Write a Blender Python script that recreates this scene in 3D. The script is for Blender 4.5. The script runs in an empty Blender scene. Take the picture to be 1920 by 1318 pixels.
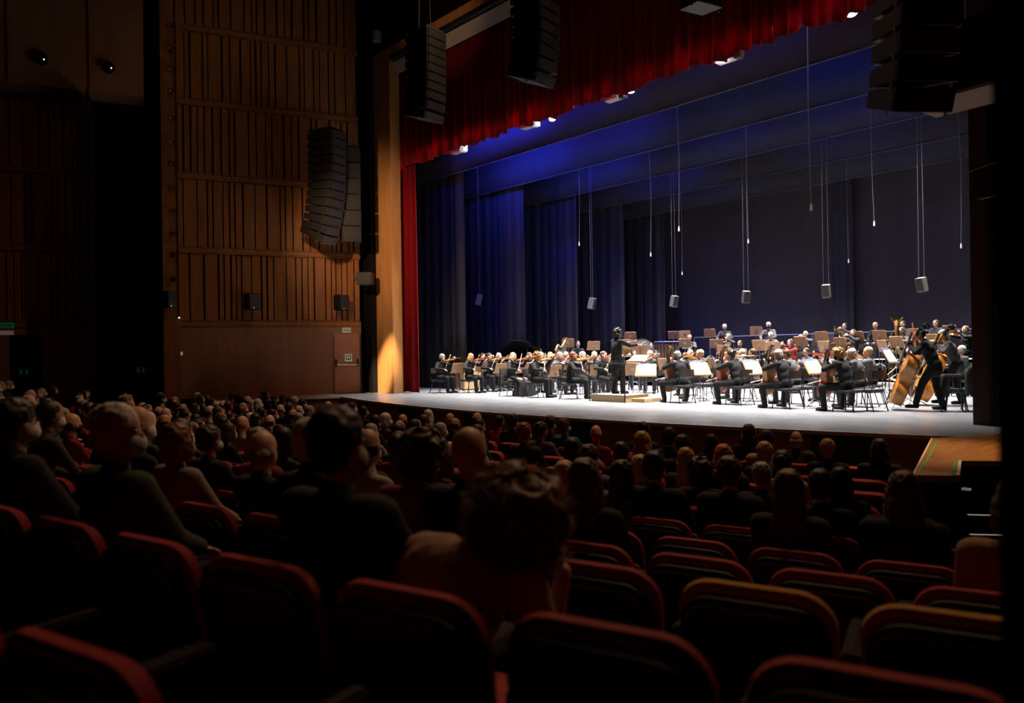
import bpy, bmesh, math, random
from mathutils import Vector, Matrix, Quaternion, noise
V = Vector
sin, cos, pi = math.sin, math.cos, math.pi
rnd = random.Random(11)
scene = bpy.context.scene
col = scene.collection

# ------------------------------------------------------------------ camera
FP = 1400.0                                   # focal length in pixels of the 1920 wide frame
TH = math.radians(47.7)                       # view axis turned left from the stage depth axis
F0 = V((-sin(TH), cos(TH), 0)); R0 = V((cos(TH), sin(TH), 0)); U0 = V((0, 0, 1))
PIT, ROL = 0.0026, 0.0152
FW = (F0 * cos(PIT) + U0 * sin(PIT)).normalized(); UP1 = (U0 * cos(PIT) - F0 * sin(PIT)).normalized()
CX = R0 * cos(ROL) - UP1 * sin(ROL); CY = R0 * sin(ROL) + UP1 * cos(ROL)
CAM = V((0, 0, 1.3))
cd = bpy.data.cameras.new('camera'); co = bpy.data.objects.new('camera', cd); col.objects.link(co)
m = Matrix((CX, CY, -FW)).transposed().to_4x4(); m.translation = CAM
co.matrix_world = m
cd.sensor_width = 36; cd.lens = 36 * FP / 1920; cd.clip_end = 200; cd.clip_start = 0.05
cd.dof.use_dof = True; cd.dof.focus_distance = 19; cd.dof.aperture_fstop = 1.6
scene.camera = co

def ray(px, py):
    return FW + CX * ((px - 960) / FP) + CY * (-(py - 659) / FP)
def on_y(px, py, y):
    d = ray(px, py); return CAM + d * (y / d.y)
def on_z(px, py, z):
    d = ray(px, py); return CAM + d * ((z - 1.3) / d.z)
def at_d(px, py, D):
    return CAM + ray(px, py) * D
def xat(px, y):                               # where the sight line of a pixel column meets depth y
    d = ray(px, 659); return d.x * y / d.y

# ------------------------------------------------------------------ world, exposure
w = bpy.data.worlds.new('World'); scene.world = w; w.use_nodes = True
w.node_tree.nodes['Background'].inputs[0].default_value = (0.8, 0.5, 0.35, 1)
w.node_tree.nodes['Background'].inputs[1].default_value = 0.0012
scene.view_settings.view_transform = 'Standard'; scene.view_settings.look = 'None'
scene.view_settings.exposure = 0.0; scene.view_settings.gamma = 1.0
scene.view_settings.use_curve_mapping = False
scene.cycles.use_denoising = True
scene.cycles.max_bounces = 5; scene.cycles.diffuse_bounces = 3; scene.cycles.glossy_bounces = 3
scene.cycles.caustics_reflective = False; scene.cycles.caustics_refractive = False
scene.cycles.sample_clamp_indirect = 3.0

# ------------------------------------------------------------------ lights
def look(o, loc, to):
    o.location = loc
    o.rotation_euler = (V(to) - V(loc)).to_track_quat('-Z', 'Y').to_euler()
def spot(name, loc, to, power, color, angle=60, blend=0.8, size=0.1):
    d = bpy.data.lights.new(name, 'SPOT'); d.energy = power; d.color = color
    d.spot_size = math.radians(angle); d.spot_blend = blend; d.shadow_soft_size = size
    o = bpy.data.objects.new(name, d); col.objects.link(o); look(o, loc, to); return o
def area(name, loc, to, sx, sy, power, color, spread=180):
    d = bpy.data.lights.new(name, 'AREA'); d.shape = 'RECTANGLE'; d.size = sx; d.size_y = sy
    d.energy = power; d.color = color; d.spread = math.radians(spread)
    o = bpy.data.objects.new(name, d); col.objects.link(o); look(o, loc, to)
    if abs(o.rotation_euler.x) < 1e-3: pass
    return o
WHITE = (1.0, 0.93, 0.86)
# white batten lights behind the borders, over the orchestra
for (y, ty, p) in ((15.7, 15.7, 590), (18.5, 18.4, 500), (21.5, 21.4, 490), (24.5, 24.4, 560), (27.5, 27.2, 380)):
    for x in (-18.5, -13.5, -8.5):
        area('batten_light', (x, y, 9.3), (x, ty, 0), 3.6, 0.4, p * (0.8 if x < -15 else 1.0), WHITE, 62)
# blue washes between the borders
BL = (0.03, 0.05, 1.0)
for (x, y, z, tx, ty, tz, p, c, a) in (
    (-18.6, 15.7, 9.6, -18.8, 17.0, 8.5, 1900, BL, 90),
    (-15.0, 15.2, 9.8, -15.5, 17.0, 8.6, 600, BL, 70),
    (-10.0, 15.2, 9.8, -10.0, 17.0, 8.8, 180, (0.10, 0.14, 1.0), 70),
    (-20.5, 17.6, 9.2, -21.0, 20.0, 8.2, 2200, BL, 80),
    (-16.5, 17.6, 9.2, -17.0, 20.0, 8.4, 800, (0.06, 0.06, 1.0), 70),
    (-12.0, 17.6, 9.2, -12.0, 20.0, 8.6, 150, (0.15, 0.2, 1.0), 60),
    (-8.5, 17.6, 9.2, -7.5, 20.0, 8.6, 260, (0.02, 0.06, 1.0), 60),
    (-19.5, 20.6, 9.2, -20.0, 23.0, 8.2, 900, BL, 75),
    (-14.0, 20.6, 9.2, -14.0, 23.0, 8.4, 260, (0.04, 0.05, 1.0), 60),
    (-9.5, 20.6, 9.2, -9.0, 23.0, 8.4, 220, (0.05, 0.04, 1.0), 60),
    (-18.5, 23.6, 9.2, -19.0, 26.0, 8.2, 350, BL, 75),
    (-11.5, 23.6, 9.2, -11.0, 26.0, 8.4, 140, (0.06, 0.05, 1.0), 70),
    (-18.5, 26.6, 9.2, -19.5, 31.0, 6.5, 120, (0.08, 0.08, 1.0), 80),
    (-11.0, 26.6, 9.2, -11.0, 31.0, 6.5, 90, (0.14, 0.12, 1.0), 80)):
    area('blue_wash', (x, y, z), (tx, ty, tz), 4.0, 0.4, p * .13, c, 100)
# unseen fill lights added to brighten the left wall, portal, audience and platform
spot('wall_fill_spot', (-17.5, 9.0, 11.5), (-23.4, 13.0, 1.4), 260, (1.0, 0.62, 0.34), 55, 1.0, 0.3)  # added in place of stage spill on the left wall
spot('wall_fill_spot', (-19.0, 6.0, 13.0), (-24.8, 10.0, 8.5), 40, (1.0, 0.42, 0.12), 80, 1.0, 0.3)
spot('wall_fill_spot', (-16.0, 1.0, 11.0), (-26.0, 5.0, 3.5), 30, (1.0, 0.4, 0.3), 70, 1.0, 0.3)
spot('column_fill_spot', (-17.6, 10.2, 9.0), (-22.05, 14.1, 0.75), 30000, (1.0, 0.74, 0.42), 8, 1.0, 0.05)  # added for the bright band low on the column
spot('column_fill_spot', (-18.5, 9.0, 5.5), (-22.0, 14.1, 5.0), 1100, (1.0, 0.62, 0.35), 70, 1.0, 0.1)  # added wash over the rest of the column
area('seat_fill_light', (-6, 4, 13.5), (-6, 4, 0), 8, 6, 26, (1.0, 0.45, 0.25))  # added soft fill over the seats
for x_ in (-14.5, -8.5, -3.5):
    spot('audience_rim_fill', (x_, 12.2, 13.6), (x_ * .75 - 1, 2.5, 0), 1250, (1.0, 0.56, 0.30), 95, 1.0, 0.12)  # added out of view to rim-light the audience
spot('audience_rim_fill', (-12.5, 12.2, 13.6), (-20, 4.5, -1), 800, (1.0, 0.62, 0.36), 80, 1.0, 0.12)  # further added rim light, towards the left crowd
spot('beam_fill_spot', (-14.0, 4.0, 8.0), (-18.5, 14.1, 11.9), 700, (1.0, 0.6, 0.32), 22, 1.0, 0.1)  # added to brighten the top beam of the portal
spot('platform_fill_spot', (-4.6, 12.9, 8.6), (-3.3, 10.2, 0), 2500, (1.0, 0.60, 0.28), 21, 1.0, 0.1)  # added to brighten the wooden side platform

# ------------------------------------------------------------------ materials
MATS = {}
def bsdf(name, color=(.5, .5, .5), rough=.6, metal=0, spec=.5, sheen=0, emit=None, estr=0, trans=0):
    if name in MATS: return MATS[name]
    mt = bpy.data.materials.new(name); mt.use_nodes = True
    b = mt.node_tree.nodes['Principled BSDF']
    b.inputs['Base Color'].default_value = (*color, 1); b.inputs['Roughness'].default_value = rough
    b.inputs['Metallic'].default_value = metal; b.inputs['Specular IOR Level'].default_value = spec
    if sheen: b.inputs['Sheen Weight'].default_value = sheen; b.inputs['Sheen Tint'].default_value = (*[min(1, x * 1.6 + .12) for x in color], 1)
    if emit: b.inputs['Emission Color'].default_value = (*emit, 1); b.inputs['Emission Strength'].default_value = estr
    MATS[name] = mt; return mt
def nodes(mt): return mt.node_tree, mt.node_tree.nodes['Principled BSDF']
def vary(mt, amount=.25, scale=(1, 1, 1), nscale=6, bump=0, bdist=.01, detail=4, c2=None):
    """procedural noise in colour and bump, in object space"""
    nt, b = nodes(mt); c = b.inputs['Base Color'].default_value[:3]
    tc = nt.nodes.new('ShaderNodeTexCoord'); mp = nt.nodes.new('ShaderNodeMapping'); mp.inputs['Scale'].default_value = scale
    n = nt.nodes.new('ShaderNodeTexNoise'); n.inputs['Scale'].default_value = nscale; n.inputs['Detail'].default_value = detail
    r = nt.nodes.new('ShaderNodeValToRGB')
    r.color_ramp.elements[0].position = .3; r.color_ramp.elements[1].position = .7
    r.color_ramp.elements[0].color = (*[x * (1 - amount) for x in c], 1)
    r.color_ramp.elements[1].color = (*(c2 or [min(1, x * (1 + amount)) for x in c]), 1)
    nt.links.new(tc.outputs['Object'], mp.inputs[0]); nt.links.new(mp.outputs[0], n.inputs[0])
    nt.links.new(n.outputs['Fac'], r.inputs[0]); nt.links.new(r.outputs[0], b.inputs['Base Color'])
    if bump:
        bp = nt.nodes.new('ShaderNodeBump'); bp.inputs['Strength'].default_value = bump; bp.inputs['Distance'].default_value = bdist
        nt.links.new(n.outputs['Fac'], bp.inputs['Height']); nt.links.new(bp.outputs[0], b.inputs['Normal'])
    return mt
wall_wood = vary(bsdf('wall_wood', (.27, .095, .022), .5, spec=.35), .22, (1, 1, .12), 9, detail=6)
wall_wood_low = vary(bsdf('wall_wood_low', (.27, .12, .055), .45, spec=.4), .12, (1, 1, .1), 5)
groove_dark = bsdf('groove_dark', (.02, .008, .004), .9)
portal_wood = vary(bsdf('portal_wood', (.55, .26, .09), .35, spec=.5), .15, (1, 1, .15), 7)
fascia_wood = vary(bsdf('fascia_wood', (.42, .22, .08), .4), .2, (.2, .2, 1), 6)
black = bsdf('black_paint', (.012, .011, .012), .8)
black_wall = bsdf('black_wall', (.008, .007, .008), .9, spec=.1)
door_brown = vary(bsdf('door_brown', (.36, .15, .08), .5), .08, nscale=3)
def proj(p):
    q = V(p) - CAM; D = q.dot(FW); return 960 + FP * q.dot(CX) / D, 659 - FP * q.dot(CY) / D, D
stage_floor = vary(bsdf('stage_floor', (.27, .285, .31), .27, spec=.6), .14, (.35, .35, .35), 5, bump=.03, bdist=.005)
hall_floor = vary(bsdf('hall_floor', (.035, .016, .012), .8), .3, nscale=20)
polished_wood = vary(bsdf('polished_wood', (.50, .25, .09), .22, spec=.7), .2, (1, .1, 1), 9)
edge_white = bsdf('edge_white', (.75, .72, .65), .5)
tape_green = bsdf('tape_green', (.10, .42, .12), .5)
teal_paint = bsdf('teal_paint', (.02, .12, .09), .6)
def velvet(name, c, tr):
    mt = bsdf(name, c, .85, spec=.15, sheen=.4); nt, b = nodes(mt)
    if tr:
        t = nt.nodes.new('ShaderNodeBsdfTranslucent'); t.inputs[0].default_value = (*[min(1, x * 1.6) for x in c], 1)
        mx = nt.nodes.new('ShaderNodeMixShader'); mx.inputs[0].default_value = tr
        out = nt.nodes['Material Output']
        nt.links.new(b.outputs[0], mx.inputs[1]); nt.links.new(t.outputs[0], mx.inputs[2]); nt.links.new(mx.outputs[0], out.inputs[0])
    return mt
red_velvet = velvet('red_velvet', (.24, .004, .007), .22)
drape_black = bsdf('drape_black', (.022, .021, .027), .9, spec=.2)
backdrop_cloth = vary(bsdf('backdrop_cloth', (.034, .031, .040), .9, spec=.2), .12, (1, 1, .05), 2)
beige = bsdf('beige_paint', (.50, .43, .34), .6)
spk_black = vary(bsdf('speaker_black', (.007, .007, .008), .6), .2, nscale=30)
spk_grille = vary(bsdf('speaker_grille', (.03, .027, .025), .5, metal=.4), .3, nscale=60)
steel = bsdf('steel', (.55, .55, .56), .3, metal=1)
chrome = bsdf('chrome', (.8, .8, .8), .18, metal=1)
black_metal = bsdf('black_metal', (.02, .02, .022), .4, metal=.6)
brass = bsdf('brass', (.75, .50, .16), .25, metal=1)
gold = bsdf('gilt', (.75, .52, .18), .35, metal=.8)
wire_m = bsdf('wire', (.10, .10, .12), .5)
varn = [vary(bsdf('varnish_%s' % k, c, .22, spec=.6), .25, nscale=7) for k, c in
        (('amber', (.42, .15, .03)), ('red', (.30, .05, .018)), ('brown', (.20, .065, .02)), ('orange', (.60, .22, .03)))]
ebony = bsdf('ebony', (.012, .01, .01), .3)
desk_wood = vary(bsdf('desk_wood', (.52, .27, .13), .45), .1, (1, 1, 1), 5)
pale_wood = vary(bsdf('pale_wood', (.72, .50, .24), .4), .12, (.3, 1, 1), 6)
paper = bsdf('paper', (.85, .86, .9), .7)
paper_blue = bsdf('paper_blue', (.12, .16, .55), .7)
sheet_print = bsdf('sheet_print', (.25, .25, .28), .8)
seat_red = vary(bsdf('seat_red', (.32, .018, .018), .8, sheen=.3), .15, nscale=25)
seat_yellow = vary(bsdf('seat_yellow', (.50, .27, .03), .8, sheen=.3), .12, nscale=25)
seat_shell = bsdf('seat_shell', (.008, .006, .006), .55, spec=.25)
arm_wood = bsdf('arm_top', (.018, .015, .013), .7, spec=.1)
pad_grey = bsdf('pad_grey', (.05, .05, .055), .6)
piano_black = bsdf('piano_black', (.008, .008, .009), .08, spec=.8)
drum_skin = bsdf('drum_skin', (.8, .78, .72), .5)
copper = bsdf('copper', (.70, .32, .16), .3, metal=1)
sign_white = bsdf('sign_white', (.75, .75, .68), .5, emit=(1, 1, .85), estr=.10)
sign_green = bsdf('sign_green', (.02, .18, .08), .5, emit=(.02, .5, .2), estr=.05)
sign_glow = bsdf('sign_glow', (.01, .1, .04), .5, emit=(.02, .6, .2), estr=.035)
lamp_on = bsdf('lamp_lens_on', (1, 1, 1), .5, emit=(.95, .97, 1), estr=12)
glow_white = bsdf('glow_white', (1, 1, 1), .5, emit=(1, 1, 1), estr=1.6)
def cmat(c, kind='cloth'):
    key = '%s_%02x%02x%02x' % (kind, *[int(min(1, x) * 255) for x in c])
    if key in MATS: return MATS[key]
    if kind == 'skin': return bsdf(key, c, .5, spec=.35)
    if kind == 'hair': return vary(bsdf(key, c, .5, spec=.4, sheen=.28), .35, (1, 1, .25), 60, bump=.5, bdist=.01)
    return vary(bsdf(key, c, .85, spec=.25, sheen=.15), .1, nscale=9, bump=.35, bdist=.02)

# ------------------------------------------------------------------ mesh builder
class MB:
    def __init__(s): s.v = []; s.f = []; s.mi = []
    def add(s, vs, fs, m=0, M=None):
        b = len(s.v)
        s.v += [(M @ V(p)) if M else V(p) for p in vs]
        s.f += [tuple(b + i for i in f) for f in fs]; s.mi += [m] * len(fs); return s
    def box(s, c, d, m=0, M=None, R=None):
        x, y, z = [q / 2 for q in d]; c = V(c)
        vs = [V((a, b, e)) for a in (-x, x) for b in (-y, y) for e in (-z, z)]
        if R: vs = [R @ p for p in vs]
        return s.add([c + p for p in vs], [(0, 1, 3, 2), (4, 6, 7, 5), (0, 4, 5, 1), (2, 3, 7, 6), (0, 2, 6, 4), (1, 5, 7, 3)], m, M)
    def tube(s, pts, rad, n=8, m=0, M=None, cap=True, flat=1.0):
        pts = [V(p) for p in pts]
        if not hasattr(rad, '__len__'): rad = [rad] * len(pts)
        t0 = (pts[1] - pts[0]).normalized()
        a = t0.orthogonal().normalized(); vs = []
        for i, p in enumerate(pts):
            t = ((pts[min(i + 1, len(pts) - 1)] - p).normalized() + (p - pts[max(i - 1, 0)]).normalized())
            t = t.normalized() if t.length > 1e-6 else t0
            a = (a - t * a.dot(t)); a = a.normalized() if a.length > 1e-6 else t.orthogonal().normalized()
            b = t.cross(a)
            vs += [p + a * (rad[i] * cos(2 * pi * k / n)) + b * (rad[i] * flat * sin(2 * pi * k / n)) for k in range(n)]
        fs = [(i * n + k, i * n + (k + 1) % n, (i + 1) * n + (k + 1) % n, (i + 1) * n + k) for i in range(len(pts) - 1) for k in range(n)]
        if cap: fs += [tuple(range(n))[::-1], tuple((len(pts) - 1) * n + k for k in range(n))]
        return s.add(vs, fs, m, M)
    def ell(s, c, r, m=0, M=None, R=None, n=12, h=8):
        c = V(c); vs = []; fs = []
        if not hasattr(r, '__len__'): r = (r, r, r)
        for i in range(1, h):
            for k in range(n):
                a, b = pi * i / h, 2 * pi * k / n
                vs.append(V((r[0] * sin(a) * cos(b), r[1] * sin(a) * sin(b), r[2] * cos(a))))
        vs += [V((0, 0, r[2])), V((0, 0, -r[2]))]
        for i in range(h - 2):
            for k in range(n): fs.append((i * n + k, (i + 1) * n + k, (i + 1) * n + (k + 1) % n, i * n + (k + 1) % n))
        T, B = len(vs) - 2, len(vs) - 1
        for k in range(n): fs.append((T, k, (k + 1) % n)); fs.append((B, (h - 2) * n + (k + 1) % n, (h - 2) * n + k))
        if R: vs = [R @ p for p in vs]
        return s.add([c + p for p in vs], fs, m, M)
    def lathe(s, prof, n=20, m=0, M=None):
        vs = [(r * cos(2 * pi * k / n), r * sin(2 * pi * k / n), z) for r, z in prof for k in range(n)]
        fs = [(i * n + k, i * n + (k + 1) % n, (i + 1) * n + (k + 1) % n, (i + 1) * n + k) for i in range(len(prof) - 1) for k in range(n)]
        return s.add(vs, fs, m, M)
    def prism(s, out, t0, t1, m=0, M=None):
        """outline in XZ, from y=t0 to y=t1"""
        n = len(out)
        vs = [(x, t0, z) for x, z in out] + [(x, t1, z) for x, z in out]
        fs = [tuple(range(n)), tuple(range(2 * n - 1, n - 1, -1))] + [(i, n + i, n + (i + 1) % n, (i + 1) % n) for i in range(n)]
        return s.add(vs, fs, m, M)
    def slab(s, out, z0, z1, m=0, M=None):
        """outline in XY, from z0 to z1"""
        n = len(out)
        vs = [(x, y, z0) for x, y in out] + [(x, y, z1) for x, y in out]
        fs = [tuple(range(n))[::-1], tuple(range(n, 2 * n))] + [(i, (i + 1) % n, n + (i + 1) % n, n + i) for i in range(n)]
        return s.add(vs, fs, m, M)
    def mesh(s, name, mats, smooth=False, bev=0):
        me = bpy.data.meshes.new(name); me.from_pydata([tuple(p) for p in s.v], [], s.f)
        for mt in (mats if isinstance(mats, (list, tuple)) else [mats]): me.materials.append(mt)
        me.polygons.foreach_set('material_index', s.mi)
        bm = bmesh.new(); bm.from_mesh(me); bmesh.ops.recalc_face_normals(bm, faces=bm.faces)
        if bev: bmesh.ops.bevel(bm, geom=[e for e in bm.edges if len(e.link_faces) == 2 and e.calc_face_angle(0) > .8], offset=bev, segments=2, affect='EDGES', clamp_overlap=True)
        bm.to_mesh(me); bm.free()
        if smooth:
            me.polygons.foreach_set('use_smooth', [True] * len(me.polygons))
            try: me.set_sharp_from_angle(angle=math.radians(40))
            except Exception: pass
        return me
    def build(s, name, mats, parent=None, smooth=False, bev=0):
        return link(name, s.mesh(name, mats, smooth, bev), parent)
def link(name, data, parent=None, M=None):
    o = bpy.data.objects.new(name, data); col.objects.link(o)
    if parent: o.parent = parent
    if M is not None:
        if parent: o.matrix_basis = M
        else: o.matrix_world = M; o.matrix_basis = M
    return o
def tag(o, label, cat, group=None, kind=None):
    o['label'] = label; o['category'] = cat
    if group: o['group'] = group
    if kind: o['kind'] = kind
    return o
def struct(o, label=None, cat=None):
    o['kind'] = 'structure'
    if label: o['label'] = label; o['category'] = cat
    return o
def empty(name, M):
    o = bpy.data.objects.new(name, None); o.empty_display_size = .1; col.objects.link(o)
    o.matrix_basis = M; return o
def copy_tree(o, parent=None):
    c = o.copy(); col.objects.link(c)
    if parent: c.parent = parent
    for ch in o.children: copy_tree(ch, c)
    return c
def FR(x, y, z, yaw=0): return Matrix.Translation((x, y, z)) @ Matrix.Rotation(yaw, 4, 'Z')
def yaw_to(x, y, tx, ty): return math.atan2(-(tx - x), ty - y)
def axis_M(origin, zd, yd):
    z = V(zd).normalized(); y = V(yd); y = (y - z * y.dot(z)).normalized(); x = y.cross(z)
    M = Matrix((x, y, z)).transposed().to_4x4(); M.translation = V(origin); return M
def smooth_pts(pts, n=4):
    pts = [V(p) for p in pts]; out = []
    for i in range(len(pts) - 1):
        p0, p1, p2, p3 = pts[max(i - 1, 0)], pts[i], pts[i + 1], pts[min(i + 2, len(pts) - 1)]
        for k in range(n):
            t = k / n
            out.append(.5 * ((2 * p1) + (p2 - p0) * t + (2 * p0 - 5 * p1 + 4 * p2 - p3) * t * t + (3 * p1 - p0 - 3 * p2 + p3) * t ** 3))
    return out + [pts[-1]]
# ------------------------------------------------------------------ the hall: stage, floors, walls
SA = V((-21.5, 12.4, 0)); RC = V((-12.9, 37.5, 0))              # RC: centre of the curved seat rows
def lip_y(x): return 10.75 + (x + 12.3) ** 2 / 62.0
WD = V((.319, .948, 0)); W0 = V((-23.0, 13.8, 0))               # left wall: end at the portal, direction to the stage
WN = V((.948, -.319, 0))                                         # its normal into the hall
def wall_M(s, off=0):                                            # local x along the wall to the stage, y = into hall (negative), z up
    p = W0 - WD * s + WN * off
    M = Matrix((WD, -WN, U0)).transposed().to_4x4(); M.translation = p; return M
xs = [-21.6 + i * (17.75 / 40) for i in range(41)]
lip = [(x, lip_y(x)) for x in xs]
mb = MB()
mb.slab([(-30, 14.0), (-30, 32), (3, 32), (3, 14.0)], -.25, 0)
mb.slab([(-23.4, 14.0), (-23.9, 12.2)] + lip + [(-3.3, 12.3), (-1.0, 12.3), (-1.0, 14.0)], -.06, 0)
struct(mb.build('floor', stage_floor), 'grey painted stage floor with a curved front edge below the orchestra', 'stage floor')
# pale edge strip of the stage
mb = MB()
ed = [(x, lip_y(x) - .012) for x in xs]
for i in range(40):
    (a, b), (c, d) = ed[i], ed[i + 1]
    mb.slab([(a, b), (c, d), (c, d + .05), (a, b + .05)], -.05, .006)
struct(mb.build('trim', edge_white), 'pale strip along the curved front edge of the stage', 'trim')
# fascia below the stage edge: wood panels, a batten and a second lower step
mb = MB()
for i in range(40):
    (a, b), (c, d) = (xs[i], lip_y(xs[i]) + .06), (xs[i + 1], lip_y(xs[i + 1]) + .06)
    q_ = proj(((a + c) / 2, b, -.2))[0]; k = 1 if any(abs(q_ - t) < w_ for t, w_ in ((686, 8), (763, 9), (885, 10), (1055, 12), (1107, 12), (1570, 42))) else 0
    mb.slab([(a, b), (c, d), (c, d + .1), (a, b + .1)], -.50, -.05, k)
    mb.slab([(a, b - .10), (c, d - .10), (c, d + .1), (a, b + .1)], -.55, -.50, 0)
    mb.slab([(a, b - .06), (c, d - .06), (c, d + .1), (a, b + .1)], -1.2, -.55, 2)
struct(mb.build('wall_stage_front', [fascia_wood, teal_paint, wall_wood]), 'low wooden fascia with teal panels below the stage edge', 'stage fascia')
# ledge of the stage running along the left wall
mb = MB()
mb.slab([(-23.9, 12.2), (-21.6, lip_y(-21.6)), (-22.75, 8.6), (-24.6, 8.6)], -.06, 0, 0)
mb.slab([(-23.9, 12.2), (-21.68, lip_y(-21.6)), (-22.83, 8.6), (-24.6, 8.6)], -1.2, -.06, 1)
mb.slab([(-21.6, lip_y(-21.6)), (-21.66, lip_y(-21.6)), (-22.8, 8.6), (-22.74, 8.6)], -.06, .004, 2)
struct(mb.build('floor', [wall_wood_low, fascia_wood, edge_white]), 'narrow wooden ledge at stage height along the left wall', 'ledge')
# hall floor in curved steps
def row_r(k): return 39.66 - (1.78 + .955 * (k - 1))
TOPS = [(-3.0, 1.0), (0.83, .74), (1.78, .665), (2.74, .508), (3.69, .315), (4.65, .15), (5.6, .03), (6.5, -.06), (7.5, -.12), (8.4, -.16), (9.4, -.19), (14, -.2)]
def seat_top(delta):
    for (a, b), (c, d) in zip(TOPS, TOPS[1:]):
        if delta <= c: return b + (d - b) * max(0, (delta - a)) / (c - a)
    return -.2
def row_floor(k): return seat_top(39.66 - row_r(k)) - .88
def arc(r, a): return RC.x + r * sin(a), RC.y - r * cos(a)
mb = MB(); prev = None
for k in range(-3, 12):
    r1, r0 = row_r(k) + .38, row_r(k + 1) + .38
    if k == 11: r0 = 25.0
    z = row_floor(k); A = [-.62 + 1.05 * i / 28 for i in range(29)]
    zn = row_floor(k + 1) if k < 11 else z - .3
    for a, b in zip(A, A[1:]):
        p, q, s_, t = arc(r1, a), arc(r1, b), arc(r0, b), arc(r0, a)
        mb.add([(*p, z), (*q, z), (*s_, z), (*t, z), (*s_, zn), (*t, zn)], [(0, 1, 2, 3), (3, 2, 4, 5)])
struct(mb.build('floor', hall_floor), 'dark stepped floor of the auditorium under the seats', 'floor')
# ---- left wall with bands of upright planks
BANDS = [2.42, 4.80, 7.20, 9.60, 12.0, 14.4]
def plank_wall(mb, L, seed, x0=0.0, bands=BANDS, zbot=0.0):
    rr = random.Random(seed)
    mb.box((x0 + L / 2, .30, 7.0), (L, .3, 15.0), 1)                                   # dark backing
    mb.box((x0 + L / 2, .10, zbot + (bands[0] - .11 - zbot) / 2), (L, .2, bands[0] - .11 - zbot), 2)   # plain lower wall
    for i, b in enumerate(bands):
        mb.box((x0 + L / 2, .085, b), (L, .19, .13), 0)
        for dz in (-.09, .09): mb.box((x0 + L / 2, .07, b + dz), (L, .2, .028), 0)
        if i == len(bands) - 1: break
        z0, z1 = b + .115, bands[i + 1] - .115; x = x0
        while x < x0 + L - .05:
            wd = rr.choice((.12, .16, .20, .27, .33, .38)); gap = rr.choice((.035, .045, .06))
            wd = min(wd, x0 + L - x)
            mb.box((x + wd / 2, .10, (z0 + z1) / 2), (wd, .14, z1 - z0), 0)
            x += wd + gap
mb = MB(); plank_wall(mb, 6.30, 5)
wl = mb.build('wall_left', [wall_wood, groove_dark, wall_wood_low]); wl.matrix_basis = wall_M(6.33)
struct(wl, 'tall brown wooden side wall with horizontal bands of upright planks beside the stage', 'wall')
mb = MB(); mb.box((.24, -.02, 7), (.48, .12, 15), 0)
o = mb.build('trim_1', wall_wood); o.matrix_basis = wall_M(6.33); struct(o, 'smooth upright wooden strip at the outer edge of the plank wall', 'trim')
mb = MB(); plank_wall(mb, 11.0, 9)
o = mb.build('wall_left_rear', [wall_wood, groove_dark, wall_wood_low]); o.matrix_basis = wall_M(8.35 + 11.0, -.85)
struct(o, 'darker rear part of the wooden side wall at the far left', 'wall')
mb = MB(); mb.box((0, .9, 7), (2.2, .3, 16), 0); mb.box((-1.0, .0, 4.4), (.08, 1.8, 9.8), 0)
o = mb.build('wall_left_recess', black_wall); o.matrix_basis = wall_M(7.3, 0); struct(o, 'black recess between the two parts of the left wall', 'wall')
# overhanging box at the upper left
mb = MB(); mb.box((4.4, .35, 13.0), (11.4, 1.6, 7.0), 0)
for x in (-1, 1.5, 4, 6.5, 8.6): mb.box((x, -.46, 13.0), (.03, .03, 7.0), 1)
o = mb.build('wall_upper_left', [wall_wood_low, groove_dark]); o.matrix_basis = wall_M(8.0 + 8.9, -.2)
struct(o, 'plain wooden box front overhanging the far left wall at the top', 'wall')
# black pier between the plank wall and the portal
mb = MB(); mb.box((-23.0, 14.35, 7), (1.0, .5, 15.5), 0); mb.box((-22.63, 14.15, 7), (.25, .5, 15.5), 0)
struct(mb.build('wall_pier', black_wall), 'black pier between the wooden wall and the portal frame', 'wall')
# ---- portal frame
PX0, PX1 = -22.55, -21.50
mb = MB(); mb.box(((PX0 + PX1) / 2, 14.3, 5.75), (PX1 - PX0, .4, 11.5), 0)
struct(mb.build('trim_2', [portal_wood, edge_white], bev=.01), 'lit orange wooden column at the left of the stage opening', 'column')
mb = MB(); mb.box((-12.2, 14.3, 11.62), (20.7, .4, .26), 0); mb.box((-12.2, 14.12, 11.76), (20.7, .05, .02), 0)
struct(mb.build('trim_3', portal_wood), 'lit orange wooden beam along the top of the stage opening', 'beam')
mb = MB(); mb.box((-11.7, 14.35, 11.42), (19.5, .5, .14), 0)
struct(mb.build('trim_4', black), 'black shadow gap under the top beam of the portal', 'trim')
mb = MB(); mb.add([(-21.5, 14.25, 11.3), (-3, 14.25, 11.3), (-3, 14.41, 10.92), (-21.5, 14.41, 10.92), (-21.5, 14.43, 11.3), (-3, 14.43, 11.3)],
                  [(0, 1, 2, 3), (3, 2, 5, 4), (0, 4, 5, 1), (0, 3, 4), (1, 5, 2)])
struct(mb.build('trim_5', beige), 'pale sloping soffit strip above the red valance', 'soffit')
mb = MB(); mb.box((-13, 14.7, 14.0), (22, .4, 4.6), 0)
struct(mb.build('wall_above_portal', black_wall), 'black wall above the stage opening', 'wall')
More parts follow.
